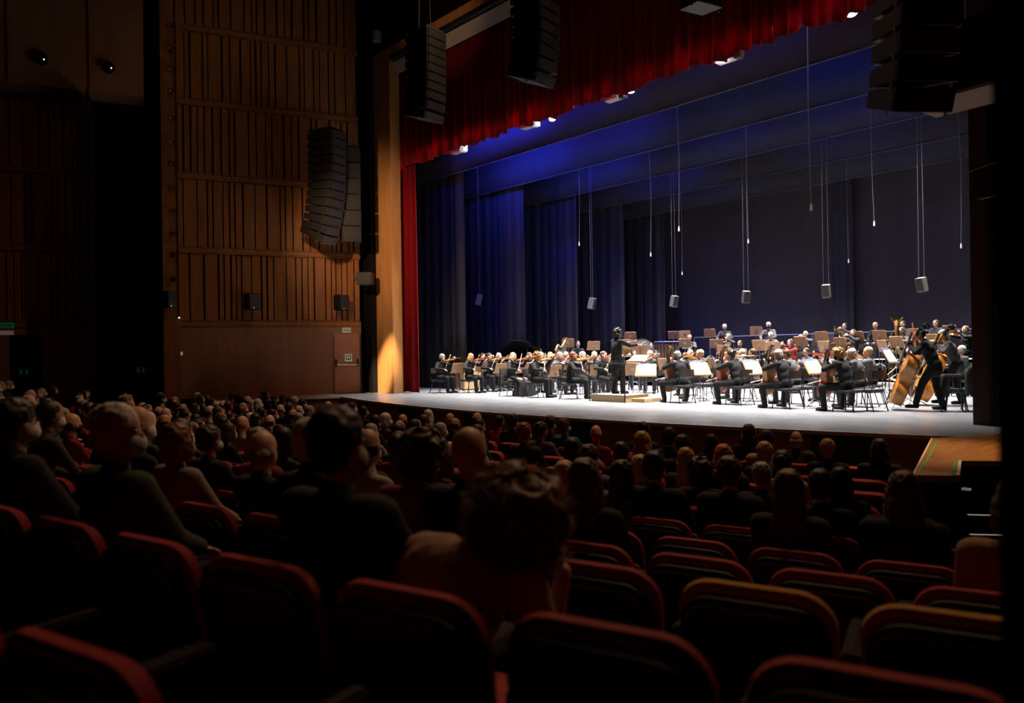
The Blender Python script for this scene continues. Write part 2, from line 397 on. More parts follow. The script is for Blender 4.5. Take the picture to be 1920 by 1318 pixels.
# right side of the opening: dark column and side wall
rx = xat(1826, 14.1)
mb = MB(); mb.box((rx + .9, 14.25, 6.5), (1.8, .5, 13), 0)
mb.box((rx + .28, 13.98, 6.5), (.06, .06, 13), 1)
struct(mb.build('wall_portal_right', [bsdf('portal_dark', (.05, .018, .008), .5), black]), 'dark column at the right of the stage opening', 'column')
mb = MB()
p = at_d(1868, 659, 1.15); q = p + R0 * 2.2 ; b_ = F0 * .3
mb.slab([(p.x, p.y), (q.x, q.y), ((q + b_).x, (q + b_).y), ((p + b_).x + .22, (p + b_).y + .22)], -2, 6, 0)
struct(mb.build('wall_right', black_wall), 'black wall edge close by at the right', 'wall')
mb = MB(); mb.slab([(-.2, 16), (.1, 16), (2.6, 7.5), (2.3, 7.5)], -2, 14, 0)
struct(mb.build('wall_side_right', wall_wood_low), 'dark wooden side wall beyond the stairs at the right', 'wall')
mb = MB(); mb.box((-12, 4, 14.9), (44, 24, .2), 0)
struct(mb.build('ceiling', black_wall), 'black ceiling of the auditorium', 'ceiling')
mb = MB(); mb.box((-12, 23, 13.2), (36, 17, .2), 0)
struct(mb.build('ceiling_stage', black_wall), 'black grid ceiling high above the stage', 'ceiling')
# ---- wooden side platform and stairs at the right
def z0(px, py, z=0): p = on_z(px, py, z); return (p.x, p.y)
P1, P2, P3, P4 = z0(1746, 823), z0(1710, 893), z0(1800, 894), z0(1803, 866)
P5, P6, P7 = z0(1868, 867), z0(1990, 867), z0(1960, 806)
e = V((*P1, 0)) - V((*P2, 0)); e.normalize()
back = (P1[0] + e.x * .6, P1[1] + e.y * .6)
mb = MB(); mb.slab([P1, P2, P3, P4, P6, P7, (-3.2, 12.9)], -.05, .012, 0)
def strip(a, b, wd, z, m):
    a = V((*a, 0)); b = V((*b, 0)); n = V((-(b - a).y, (b - a).x, 0)).normalized() * wd
    mb.slab([(a.x, a.y), (b.x, b.y), ((b + n).x, (b + n).y), ((a + n).x, (a + n).y)], .012, z, m)
strip(z0(1757, 826), z0(1722, 891), .025, .016, 1); strip(z0(1791, 893), z0(1794, 866), .025, .016, 1)
strip(P2, P1, -.02, .018, 2); strip(P4, P3, -.03, .018, 2)
struct(mb.build('floor', [polished_wood, tape_green, edge_white]), 'polished orange wood side platform with green tape lines', 'platform')
mb = MB(); mb.slab([P1, P2, P3, P4, P6, P7, (-3.2, 12.9)], -1.25, -.05, 0)
struct(mb.build('wall_platform', black_wall), 'black side faces under the wooden platform', 'wall')
st = []
for i, (z, yy, x0) in enumerate(((-.24, 897, 1803), (-.55, 966, 1816), (-.80, 1003, 1820))):
    a, b = on_z(x0, yy, z), on_z(1960, yy + 3, z)
    n = V(((b - a).y, -(b - a).x, 0)).normalized()
    if n.y < 0: n = -n
    mb = MB(); mb.slab([(a.x, a.y), (b.x, b.y), (b.x + n.x * .6, b.y + n.y * .6), (a.x + n.x * .6, a.y + n.y * .6)], z - .2, z, 0)
    mb.slab([(a.x, a.y), (b.x, b.y), (b.x + n.x * .035, b.y + n.y * .035), (a.x + n.x * .035, a.y + n.y * .035)], z, z + .005, 1)
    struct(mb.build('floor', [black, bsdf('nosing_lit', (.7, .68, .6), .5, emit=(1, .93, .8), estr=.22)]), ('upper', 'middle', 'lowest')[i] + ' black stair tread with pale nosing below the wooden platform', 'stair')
for (px, py, dx) in ((1812, 917, 14), (1872, 955, 12)):
    p = at_d(px, py, 7.6)
    mb = MB(); mb.box((0, 0, 0), (dx / 1400 * 7.6, .05, .02), 0); o = mb.build('step_light', sign_white); o.matrix_basis = Matrix.Translation(p)
    tag(o, 'small pale step light strip below the wooden platform' if px < 1850 else 'short pale step light further down the dark stairs', 'light')

# ------------------------------------------------------------------ curtains
def drape(x0, x1, y, z0_, z1, step=.035, amp=.07, per=.26, seed=1, hem=.03, thick=False):
    rr = random.Random(seed); n = int((x1 - x0) / step); mb = MB(); vs = []; rows = 6
    ph = [rr.uniform(0, 6) for _ in range(5)]
    def w(x, t):
        return amp * (sin(2 * pi * x / per + ph[0] + 1.2 * sin(x * 1.7 + ph[1])) * .6 + sin(2 * pi * x / (per * 1.73) + ph[2] + t * .8) * .35 + .25 * sin(2 * pi * x / (per * .52) + ph[3]))
    for j in range(rows + 1):
        t = j / rows
        for i in range(n + 1):
            x = x0 + (x1 - x0) * i / n
            zz = z0_ + (z1 - z0_) * t
            if j == 0: zz += hem * (sin(x * 5.1 + ph[4]) + sin(x * 2.3) + .6 * sin(x * 13))
            vs.append((x + .3 * w(x + .1, t), y + w(x, t) * (1.15 - .5 * t), zz))
    fs = [(j * (n + 1) + i, j * (n + 1) + i + 1, (j + 1) * (n + 1) + i + 1, (j + 1) * (n + 1) + i) for j in range(rows) for i in range(n)]
    return mb.add(vs, fs)
def solid(o, t=.02):
    md = o.modifiers.new('s', 'SOLIDIFY'); md.thickness = t; md.offset = 0; return o
c = solid(drape(-21.5, -3.4, 14.55, 7.72, 11.3, seed=4, amp=.085, per=.30, hem=.035).build('stage_curtain', red_velvet, smooth=True), .012)
tag(c, 'red pleated velvet valance hanging across the top of the stage opening', 'curtain')
c = solid(drape(-22.3, -20.9, 14.72, .02, 8.2, seed=2, amp=.10, per=.27, hem=.01).build('stage_curtain', red_velvet, smooth=True), .012)
tag(c, 'tall narrow red velvet side curtain at the left edge of the stage', 'curtain')
names = ('first', 'second', 'third', 'fourth', 'fifth')
for i, y in enumerate((17, 20, 23, 26, 29)):
    c = solid(drape(-26, 2, y, 7.95 - .03 * i, 13.1, step=.12, amp=.02, per=.9, seed=20 + i, hem=.0).build('border_curtain', drape_black, smooth=True))
    tag(c, 'black overhead border, %s behind the red valance, washed in blue light' % names[i], 'curtain', 'black borders above the stage')
    mb = MB(); mb.tube([(-26, y - .03, 7.93 - .03 * i), (2, y - .03, 7.93 - .03 * i)], .012, 6)
    o = mb.build('hem', bsdf('hem', (.05, .045, .06), .8), c)
    c = solid(drape(-26.5, -21.5 + .05 * i, y + .25, 0.01, 13.1, step=.06, amp=.05, per=.5, seed=40 + i, hem=0).build('leg_curtain', drape_black, smooth=True))
    tag(c, 'black side leg curtain, %s from the front at the left of the stage' % names[i], 'curtain', 'black legs at the left of the stage')
c = drape(-30, 3, 31, 0.01, 13.1, step=.15, amp=.05, per=1.6, seed=60, hem=0).build('backdrop_curtain', backdrop_cloth, smooth=True)
tag(c, 'dark grey backdrop cloth closing the rear of the stage', 'curtain')
x = xat(1578, 30.5)
c = solid(drape(x - .45, x + .45, 30.7, .01, 13.1, step=.05, amp=.04, per=.3, seed=61, hem=0).build('leg_curtain', bsdf('drape_dark', (.008, .008, .02), .9), smooth=True))
tag(c, 'narrow darker strip of cloth hanging before the backdrop right of centre', 'curtain')

# ------------------------------------------------------------------ door, signs and small things on the left wall
def on_wall(px, py, off):
    d = ray(px, py); t = (W0 + WN * off - CAM).dot(WN) / d.dot(WN); return CAM + d * t
Mw = wall_M(0)
def wall_s(px, z=1):                          # s along the wall for a pixel column
    d = ray(px, 659); d.z = 0
    # CAM.xy + d*t = W0 - WD*s
    A = Matrix(((d.x, WD.x), (d.y, WD.y))); t, s = A.inverted() @ V((W0.x, W0.y)).xy; return s
def wall_pt(px, py):
    s = wall_s(px); d = ray(px, py); dd = V((d.x, d.y)); p = W0 - WD * s
    t = V((p.x, p.y)).dot(dd) / dd.dot(dd); return s, 1.3 + d.z * t
s0, s1 = wall_s(626), wall_s(673)
dw, dh = s0 - s1, 2.05
r = empty('door_1', wall_M((s0 + s1) / 2, 0)); struct(r, 'brown double-leaf exit door at the stage end of the plank wall', 'door')
MB().box((0, -.03, dh / 2 + .02), (dw, .05, dh), 0).build('door_leaf', door_brown, r, bev=.008)
MB().tube([(-dw * .42, -.12, 1.0), (dw * .42, -.12, 1.0)], .022, 8).build('push_bar', chrome, r, smooth=True)
for sx in (-.43, .43): MB().box((dw * sx, -.08, 1.06), (.05, .08, .26), 0).build('bar_mount', black_metal, r, bev=.005)
MB().box((dw / 2 + .07, -.02, dh / 2), (.03, .05, dh), 0).build('door_frame', black_metal, r)
sg = empty('exit_sign', wall_M((s0 + s1) / 2, .075) @ Matrix.Translation((.05, 0, 1.24)))
tag(sg, 'square pictogram sign above the push bar of the brown door', 'sign')
MB().box((0, 0, 0), (.25, .012, .25), 0).build('plate', sign_white, sg, bev=.003)
mb = MB(); mb.box((0, -.008, .075), (.19, .006, .03)); mb.box((-.08, -.008, 0), (.03, .006, .16)); mb.box((.08, -.008, 0), (.03, .006, .16))
mb.prism([(-.05, -.08), (.05, -.08), (.03, -.02), (-.03, -.02)], -.011, -.005); mb.ell((0, -.008, .015), (.02, .005, .02))
mb.build('pictogram', bsdf('picto', (.01, .06, .03), .6), sg)
def wall_sign(px, py, sw, sh, label, mt, off=.03, rear=False):
    if rear:
        p = on_wall(px, py, -.83); M = wall_M(0).copy(); M.translation = p
    else:
        s, z = wall_pt(px, py); M = wall_M(s, off) @ Matrix.Translation((0, 0, z))
    e_ = empty('exit_sign', M); tag(e_, label, 'sign')
    MB().box((0, 0, 0), (sw, .03, sh), 0).build('sign_body', mt, e_, bev=.004)
    mb = MB(); mb.box((0, -.02, sh * .32), (sw * .8, .008, .012)); mb.box((0, -.02, -sh * .32), (sw * .8, .008, .012))
    mb.box((-sw * .4, -.02, 0), (.012, .008, sh * .64)); mb.box((sw * .4, -.02, 0), (.012, .008, sh * .64))
    for k in range(6): mb.box((-sw * .27 + k * sw * .108, -.02, 0), (sw * .07, .008, sh * .3))
    mb.build('sign_text', bsdf('sign_dark', (.01, .05, .03), .6), e_)
    return e_
wall_sign(650, 619, .30, .17, 'small lit exit sign above the brown door beside the stage', sign_white)
wall_sign(12, 610, .40, .17, 'green lit exit sign on the far left wall', sign_green, rear=21.9)
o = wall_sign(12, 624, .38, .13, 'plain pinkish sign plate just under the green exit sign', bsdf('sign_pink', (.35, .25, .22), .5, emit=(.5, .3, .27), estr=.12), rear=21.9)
for ch in list(o.children):
    if ch.name.startswith('sign_text'): bpy.data.objects.remove(ch)
for px, py, D, lb in ((265, 693, -.73, 'dim green running-man sign in the black recess'), (46, 697, -.78, 'very dim green exit pictogram at the far left doorway')):
    M = wall_M(0).copy(); M.translation = on_wall(px, py, D); e_ = empty('exit_sign', M); tag(e_, lb, 'sign')
    MB().box((0, 0, 0), (.30, .02, .24), 0).build('plate', bsdf('dark_green', (.004, .02, .01), .6), e_)
    mb = MB()
    for dx in (-.09, .06):
        mb.ell((dx, -.012, .06), (.02, .004, .02)); mb.box((dx, -.012, 0), (.03, .004, .07)); mb.box((dx - .03, -.012, -.05), (.02, .004, .06)); mb.box((dx + .03, -.012, -.05), (.02, .004, .06))
    mb.build('pictogram', sign_glow, e_)
M = wall_M(0).copy(); M.translation = on_wall(50, 690, -.86); M.translation.z = .9
o = MB().box((0, 0, 0), (.85, .05, 2.4)).build('door_2', black_wall); o.matrix_basis = M; struct(o, 'dark doorway in the far left wall', 'door')
s, z = wall_pt(339, 663)
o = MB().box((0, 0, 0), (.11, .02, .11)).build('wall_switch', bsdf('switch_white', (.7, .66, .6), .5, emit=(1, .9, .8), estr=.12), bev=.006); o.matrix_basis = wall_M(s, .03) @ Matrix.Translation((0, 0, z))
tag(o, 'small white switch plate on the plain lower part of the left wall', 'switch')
# rail of little spotlights up the wooden strip
s, _ = wall_pt(326, 300)
e_ = empty('lamp_rail', wall_M(s, .12)); tag(e_, 'tall thin black rail on the left wall carrying small spotlights', 'rail')
MB().tube([(.16, 0, 2.6), (.16, 0, 13.2)], .018, 6).build('pole', black_metal, e_)
MB().ell((.17, -.02, 2.6), .025).build('end_cap', glow_white, e_)
pys = (55, 95, 135, 175, 225, 270, 310, 355, 398, 440, 480, 525)
for i, py in enumerate(pys):
    s2, z = wall_pt(326, py)
    e_ = empty('spotlight', wall_M(s, .20) @ Matrix.Translation((0, 0, z)))
    tag(e_, 'small black spotlight on the wall rail, %s from the top' % ('topmost', 'second', 'third', 'fourth', 'fifth', 'sixth', 'seventh', 'eighth', 'ninth', 'tenth', 'eleventh', 'lowest')[i], 'spotlight', 'spotlights on the wall rail')
    MB().tube([(0, .05, .05), (0, -.12, -.03)], [.05, .08], 10).build('housing', black_metal, e_)
    MB().box((.06, .05, .05), (.2, .03, .03)).build('bracket', black_metal, e_)
    MB().tube([(0, -.121, -.031), (0, -.13, -.035)], .06 if i % 3 else .05, 10).build('lens', chrome, e_)
for (px, py) in ((77, 110), (203, 126)):
    M = wall_M(0).copy(); M.translation = on_wall(px, py, .30); e_ = empty('ball_lamp', M)
    tag(e_, 'dark glossy ball lamp on the overhanging box, %s one' % ('left' if px < 100 else 'right'), 'lamp', 'ball lamps on the overhanging box')
    MB().ell((0, 0, 0), .19, n=18, h=12).build('globe', bsdf('globe', (.01, .01, .01), .12), e_, smooth=True)
    MB().tube([(0, .05, 0), (0, .35, 0)], .13, 14).build('mount', black_metal, e_)
    MB().ell((.09, -.145, -.06), .022).build('highlight_bead', glow_white, e_)  # glowing bead stands for the highlight on the dark globe
# box loudspeakers on the walls
def box_speaker(M, wd, dp, ht, label, parent_name='wall_speaker', led=False):
    e_ = empty(parent_name, M); tag(e_, label, 'loudspeaker')
    MB().box((0, 0, 0), (wd, dp, ht)).build('cabinet', spk_black, e_, bev=.02)
    MB().box((0, -dp / 2 - .006, 0), (wd * .88, .012, ht * .9)).build('grille', spk_grille, e_)
    if led: MB().ell((-.05, -dp / 2 - .015, -ht * .42), .012).build('led', glow_white, e_)
    MB().box((0, dp / 2 + .06, 0), (.08, .14, .08)).build('bracket', black_metal, e_)
    return e_
for px, py, sw, lb in ((472, 567, .45, 'black box speaker on the plank wall, the middle one'), (637, 569, .42, 'black box speaker on the plank wall above the exit door'), (320, 563, .30, 'black box speaker at the outer edge of the plank wall')):
    s, z = wall_pt(px, py)
    box_speaker(wall_M(s, .42) @ Matrix.Translation((0, 0, z)) @ Matrix.Rotation(.5, 4, 'Z'), sw, .35, .52, lb, led=True)
M = FR(*at_d(685, 523, 25.4), 2.3); box_speaker(M, .45, .5, .42, 'black box speaker jutting out beside the portal column')
M = FR(*at_d(707, 73, 25.6), 0); e_ = empty('ceiling_downlight', M); tag(e_, 'small grey can light hanging above the corner of the portal', 'lamp')
MB().tube([(0, 0, .25), (0, 0, -.08)], .16, 12).build('can', bsdf('can', (.25, .24, .22), .5), e_); MB().tube([(0, 0, .25), (0, 0, 3)], .02, 6).build('rod', black_metal, e_)

# ------------------------------------------------------------------ line-array loudspeakers
def line_array(M, n, wd, dp, h, angs, label, wires=3.0, grille=spk_grille):
    wires = 14.8 - M.translation.z
    e_ = empty('line_array', M); tag(e_, label, 'loudspeaker')
    y, z, a = 0.0, 0.0, 0.0
    for i in range(n):
        a += math.radians(angs[i])
        R = Matrix.Rotation(a, 4, 'X')
        cM = Matrix.Translation((0, y, z)) @ R
        mb = MB()
        mb.add([(-wd / 2, -dp / 2, -h * .47), (wd / 2, -dp / 2, -h * .47), (wd / 2 * .9, dp / 2, -h * .36), (-wd / 2 * .9, dp / 2, -h * .36),
                (-wd / 2, -dp / 2, h * .47), (wd / 2, -dp / 2, h * .47), (wd / 2 * .9, dp / 2, h * .36), (-wd / 2 * .9, dp / 2, h * .36)],
               [(0, 1, 2, 3), (7, 6, 5, 4), (0, 4, 5, 1), (1, 5, 6, 2), (2, 6, 7, 3), (3, 7, 4, 0)], 0, Matrix.Translation((0, 0, -h / 2)))
        c = mb.build('cabinet', spk_black, e_, bev=.008); c.matrix_basis = cM
        g = MB(); g.box((0, -dp / 2 - .01, -h / 2), (wd * .86, .02, h * .80))
        for q in (-.5, .5): g.box((q * wd, -dp * .42, -h / 2), (.012, .06, h * .8))
        g.build('grille', grille, c)
        q = MB(); q.box((wd / 2 + .004, -dp * .3, -h), (.012, .04, .06), 0); q.box((-wd / 2 - .004, -dp * .3, -h), (.012, .04, .06), 0); q.box((0, -dp / 2 - .012, -h * .97), (wd * .95, .01, .008), 0)
        q.build('rigging', steel, c)
        y += h * sin(a); z -= h * cos(a)
    MB().box((0, 0, .05), (wd * .9, dp * .9, .06)).build('frame', steel, e_)
    mb = MB()
    for sx in (-.3, .3): mb.tube([(sx * wd, 0, .05), (sx * wd * .4, 0, wires)], .008, 5)
    mb.build('wire', wire_m, e_)
    return e_
ang8 = [0, 1, 1, 1.5, 2, 3, 4, 5, 6, 7, 8, 9, 10, 11]
p = at_d(612, 250, 23.9); line_array(FR(p.x, p.y, p.z, 1.95), 13, .72, 1.0, .262, [0, 0, 0, 1, 1, 1, 2, 2, 2, 3, 3, 4, 6], 'curved black speaker array hanging before the plank wall, the left one of the pair', 4)
p = at_d(654, 278, 24.6); line_array(FR(p.x, p.y, p.z, 1.25), 6, .62, .6, .52, [0] * 6, 'straight grey speaker column hanging right behind the curved array at the wall', 4)
p = at_d(797, 66, 19.5); line_array(FR(p.x, p.y, p.z, 1.72), 10, .72, .85, .22, [1, 0, 0, 0, 0, 1, 1, 2, 4, 8], 'curved speaker array hanging before the left end of the red valance', 3.5)
p = at_d(1001, -70, 16.2); line_array(FR(p.x, p.y, p.z, 1.7), 11, .72, .85, .235, [0, 0, 0, 0, 0, 1, 1, 2, 3, 5, 9], 'speaker array hanging before the middle of the red valance', 3)
p = at_d(1312, -130, 13.6); line_array(FR(p.x, p.y, p.z, 1.3), 6, .60, .5, .24, [0, 0, 0, 1, 1, 2], 'speaker array mostly cut off at the top of the picture', 3)
p = at_d(1716, -70, 7.4); line_array(FR(p.x, p.y, p.z, .9), 6, .60, .60, .24, [2, 1, 2, 2, 4, 8], 'large dark speaker array at the upper right, nearest the camera', 2)
# dark equipment box with pale ledge at the upper right
r = empty('loudspeaker_shelf', FR(*at_d(1805, 188, 9.0), -.1)); tag(r, 'pale ledge under the dark equipment box at the upper right', 'shelf')
MB().box((0, 0, 0), (.95, .75, .04)).build('ledge', beige, r); MB().box((.02, .05, .45), (.9, .6, .84)).build('housing', black_wall, r)
MB().tube([(0, 0, .8), (0, 0, 14.8 - r.location.z if False else 10)], .03, 6).build('hanging_rod', black_metal, r)
r = empty('side_panel', FR(*at_d(1852, 340, 12.0), .1)); tag(r, 'dark hinged panel with bright edges beside the right column', 'panel')
MB().box((0, 0, 0), (.35, .05, .5)).build('panel_face', black, r)
MB().tube([(0, 0, .2), (0, 0, 11)], .02, 6).build('hanging_rod', black_metal, r)
mb = MB(); mb.tube([(-.32, -.04, .17), (.25, -.04, .31)], .011, 6); mb.build('upper_edge', chrome, r)
mb = MB(); mb.tube([(-.12, -.04, -.28), (.2, -.04, -.25)], .008, 6); mb.build('lower_edge', beige, r)

# ------------------------------------------------------------------ lamps glimpsed at the valance hem
for i, (px, py, big, on) in enumerate(((868, 279, 1, 0), (1003, 231, 1, 0), (1036, 213, 0, 1), (1184, 160, 0, 1), (1358, 98, 0, 1), (1597, 15, 0, 1), (1166, 178, 2, 0), (1382, 103, 2, 0))):
    y = 15.15; p = on_y(px, py + (9 if big == 0 else 2), y)
    e_ = empty('stage_lamp', FR(p.x, p.y, p.z))
    which = ('white-cased stage lamp below the far left part of the valance hem', 'white-cased stage lamp under the valance hem by the second speaker array', 'small glowing lamp at the hem just right of the white-cased lamp',
             'glowing lamp at the middle of the valance hem', 'bright glowing lamp at the hem right of centre', 'glowing lamp at the hem in the upper right corner', 'beige lamp housing hanging under the hem at the middle', 'beige lamp housing hanging under the hem right of the bright lamp')[i]
    tag(e_, which, 'stage light')
    MB().tube([(0, .05, .1), (0, .05, 13.1 - p.z)], .02, 6).build('hanging_rod', black_metal, e_)
    if big == 0:
        MB().ell((0, 0, 0), (.12, .08, .08), n=14, h=8).build('lens', lamp_on, e_, smooth=True)
        MB().tube([(0, .03, .05), (0, .08, .3)], .10, 10).build('housing', black_metal, e_)
        d = bpy.data.lights.new('lamp_beam', 'POINT'); d.energy = 14; d.color = (.7, .8, 1); d.shadow_soft_size = .05
        lo = bpy.data.objects.new('lamp_beam', d); col.objects.link(lo); lo.location = p + V((0, -.12, -.14))
    else:
        MB().box((-.28 if big else 0, 0, 0), (.46, .25, .09)).build('housing', beige if big == 2 else bsdf('lamp_grey', (.35, .34, .33), .5), e_, bev=.01)
        MB().box((.05, 0, .04), (.16, .2, .22)).build('end_box', bsdf('lamp_white', (.7, .7, .68), .5, emit=(1, 1, 1), estr=.35) if big == 1 else black_metal, e_, bev=.01)
for px in (752, 766, 779, 797, 812, 826, 843, 862, 880, 904, 921, 940, 958, 975, 1000, 1022, 1050, 1080, 1112, 1145, 1200, 1222, 1258, 1290, 1325, 1372, 1412, 1455, 1500, 1545, 1575, 1620):
    py = 313 - .3485 * (px - 745)   # added lights without bodies behind the hem, for its bright streaks
    p = on_y(px, py, 14.74)
    d = bpy.data.lights.new('hem_streak_fill', 'SPOT'); d.energy = rnd.choice((25, 45, 80, 150)); d.color = (1, .8, .75); d.shadow_soft_size = .015; d.spot_size = 2.0; d.spot_blend = 1
    lo = bpy.data.objects.new('hem_streak_fill', d); col.objects.link(lo); look(lo, p + V((0, 0, -.04)), p + V((0, -.3, .10)))

# ------------------------------------------------------------------ hanging monitors and microphones
posn = ('leftmost', 'second from the left', 'third from the left', 'fourth from the left', 'fifth from the left', 'rightmost')
for i, (px, py, y) in enumerate(((899, 562, 19.5), (1110, 569, 22.6), (1264, 565, 25.5), (1399, 557, 25.5), (1549, 546, 25.5), (1728, 534, 25.5))):
    p = on_y(px, py, y)
    e_ = empty('stage_monitor', FR(p.x, p.y, p.z, yaw_to(p.x, p.y, -13, 21) + pi + .5)); tag(e_, 'small box speaker hung on two wires over the orchestra, %s' % posn[i], 'loudspeaker', 'hanging stage speakers')
    MB().box((0, 0, 0), (.26, .24, .46), R=Matrix.Rotation(.25, 3, 'X')).build('cabinet', bsdf('monitor_grey', (.14, .135, .13), .5), e_, bev=.015)
    MB().box((0, -.125, 0), (.20, .02, .38), R=Matrix.Rotation(.25, 3, 'X')).build('grille', spk_grille, e_)
    mb = MB()
    for sx in (-.09, .09): mb.tube([(sx, 0, .2), (sx * .7, 0, 13.1 - p.z)], .006, 5)
    mb.build('wire', wire_m, e_)
mics = ((935, 480, 21, 1.2), (1070, 493, 23.5, 1), (1086, 458, 20.3, 1), (1220, 478, 20.3, 1), (1273, 430, 17.3, 1), (1279, 513, 26.3, 1), (1403, 453, 20.3, 1), (1521, 390, 14.95, 1), (1591, 490, 26.3, 1), (1639, 420, 20.3, 1), (1802, 462, 23.3, 1))
for i, (px, py, y, _) in enumerate(mics):
    p = on_y(px, py, y)
    e_ = empty('hanging_microphone', FR(p.x, p.y, p.z))
    tag(e_, 'small microphone on a thin cable over the orchestra, %s from the left' % ('first', 'second', 'third', 'fourth', 'fifth', 'sixth', 'seventh', 'eighth', 'ninth', 'tenth', 'eleventh')[i], 'microphone', 'hanging microphones')
    MB().tube([(0, 0, .09), (0, 0, .02), (0, 0, -.05)], [.01, .024, .026], 8).build('capsule', bsdf('mic_white', (.8, .8, .8), .4), e_, smooth=True)
    sway = rnd.uniform(-.05, .05)
    MB().tube(smooth_pts([(0, 0, .08), (sway, 0, 2), (-.02, 0, 4.2), (0, 0, 13.1 - p.z)]), .009 if y < 21 else .007, 5).build('cable', bsdf('cable_grey', (.13, .13, .16), .5), e_)
# ------------------------------------------------------------------ figures
def soup(prims, voxel, smooth=2, name='m', tags=False, mats=()):
    """prims: ('c', p0, p1, r0, r1, tag) capsules and ('e', c, (r), R, tag) ellipsoids -> one continuous surface"""
    mb = MB()
    for p in prims:
        if p[0] == 'c':
            a, b = V(p[1]), V(p[2]); d = (b - a).normalized()
            q = [a - d * p[3] * .9, a - d * p[3] * .5, a, b, b + d * p[4] * .5, b + d * p[4] * .9]
            mb.tube(q, [p[3] * .42, p[3] * .86, p[3], p[4], p[4] * .86, p[4] * .42], 10)
        else: mb.ell(p[1], p[2], R=p[3], n=16, h=10)
    me = mb.mesh('tmp', [])
    o = bpy.data.objects.new('tmp', me); col.objects.link(o)
    md = o.modifiers.new('r', 'REMESH'); md.mode = 'VOXEL'; md.voxel_size = voxel; md.use_smooth_shade = True
    if smooth: ms = o.modifiers.new('s', 'SMOOTH'); ms.factor = .5; ms.iterations = smooth
    dg = bpy.context.evaluated_depsgraph_get(); dg.update()
    out = bpy.data.meshes.new_from_object(o.evaluated_get(dg)); out.name = name
    bpy.data.objects.remove(o); bpy.data.meshes.remove(me)
    if tags:
        for mt in mats: out.materials.append(mt)
        for poly in out.polygons:
            c = poly.center; best = 9; bi = 0
            for p in prims:
                if p[0] == 'c':
                    a, b = V(p[1]), V(p[2]); ab = b - a; t = max(0, min(1, (c - a).dot(ab) / ab.dot(ab)))
                    d = (c - a - ab * t).length - (p[3] + (p[4] - p[3]) * t); tg = p[5]
                else:
                    q = c - V(p[1]); q = (p[3].transposed() @ q) if p[3] else q; r = p[2]
                    k = V((q.x / r[0], q.y / r[1], q.z / r[2])).length; d = (k - 1) * min(r); tg = p[4]
                if d < best: best = d; bi = tg
            poly.material_index = bi
    return out
def ik(s, t, l1, l2, pole):
    s, t = V(s), V(t); d = t - s; L = min(d.length, (l1 + l2) * .995)
    d.normalize(); t = s + d * L
    a = (l1 * l1 - l2 * l2 + L * L) / (2 * L); h = math.sqrt(max(0, l1 * l1 - a * a))
    p = V(pole); p = (p - d * p.dot(d)).normalized()
    return s + d * a + p * h, t
def hand(mb, wrist, dirv, palm, curl=.6, side=1, k=1.0):
    """palm and five separate curled fingers; dirv = finger direction, palm = palm normal"""
    d = V(dirv).normalized(); n = V(palm); n = (n - d * n.dot(d)).normalized(); x = d.cross(n) * side
    w = V(wrist)
    R = Matrix((x, d, n)).transposed()
    mb.ell(w + d * .045 * k, (.041 * k, .052 * k, .016 * k), R=R, n=10, h=8)
    for i, (off, L) in enumerate(((-.030, .070), (-.010, .080), (.010, .076), (.029, .060))):
        b = w + d * .085 * k + x * off * k; p = [b - d * .02, b]; a = 0.15
        for seg in (.45, .32, .23):
            a += curl * .9; b = b + (d * cos(a) + n * sin(a)) * L * seg * k; p.append(b)
        mb.tube(p, [.009 * k, .0092 * k, .0085 * k, .0078 * k, .006 * k], 6)
    b = w + d * .03 * k - x * .036 * k
    p = [b, b + (d * .7 - x * .8 + n * .3) * .032 * k, b + (d * 1.4 - x * .9 + n * .9) * .042 * k, b + (d * 2.0 - x * .7 + n * 1.2) * .045 * k]
    mb.tube(p, [.0115 * k, .011 * k, .009 * k, .0065 * k], 6)
def skeleton(P):
    st = P.get('stand'); J = {}
    H = V((0, 0, .94 if st else .54)); l = math.radians(P.get('lean', 3)); sl = math.radians(P.get('side', 0))
    d = V((sin(sl), sin(l), cos(l) * cos(sl))).normalized()
    nb = H + d * .50; J['H'] = H; J['d'] = d; J['nb'] = nb
    hx, hy = P.get('head', (0, 0)); hd = (d + V((P.get('hside', 0), .25 + P.get('hfwd', 0), 0))).normalized()
    J['hc'] = nb + hd * .175
    J['hR'] = Matrix.Rotation(math.radians(hx), 3, 'Z') @ Matrix.Rotation(math.radians(P.get('hroll', 0)), 3, 'Y') @ Matrix.Rotation(math.radians(hy), 3, 'X')
    tw = Matrix.Rotation(math.radians(P.get('twist', 0)), 3, 'Z')
    for s, k in ((-1, 'L'), (1, 'R')):
        sh = nb - d * .055 + tw @ V((s * .175, 0, 0)); J['S' + k] = sh
        tgt = P.get('h' + k, (s * .13, .33, .60)); pole = P.get('p' + k, (s * .7, -.5, -.6))
        J['E' + k], J['W' + k] = ik(sh, tgt, .28, .25, pole)
        hp = H + V((s * .095, .02, -.02)); ft = P.get('f' + k, (s * .13, .10 if st else .46, .08))
        J['P' + k] = hp; J['K' + k], J['A' + k] = ik(hp, ft, .43, .42, P.get('k' + k, (s * .15, 1, .35 if not st else 0)))
    return J
HEADP = [((0, -.012, .022), (.076, .096, .098)), ((0, .022, -.045), (.058, .066, .072)), ((0, .018, -.085), (.036, .05, .034)), ((0, .094, -.022), (.012, .017, .022)),
         ((-.077, -.005, -.014), (.010, .020, .031)), ((.077, -.005, -.014), (.010, .020, .031)), ((0, .068, -.085), (.024, .022, .016))]
def T(v, s=0): return v
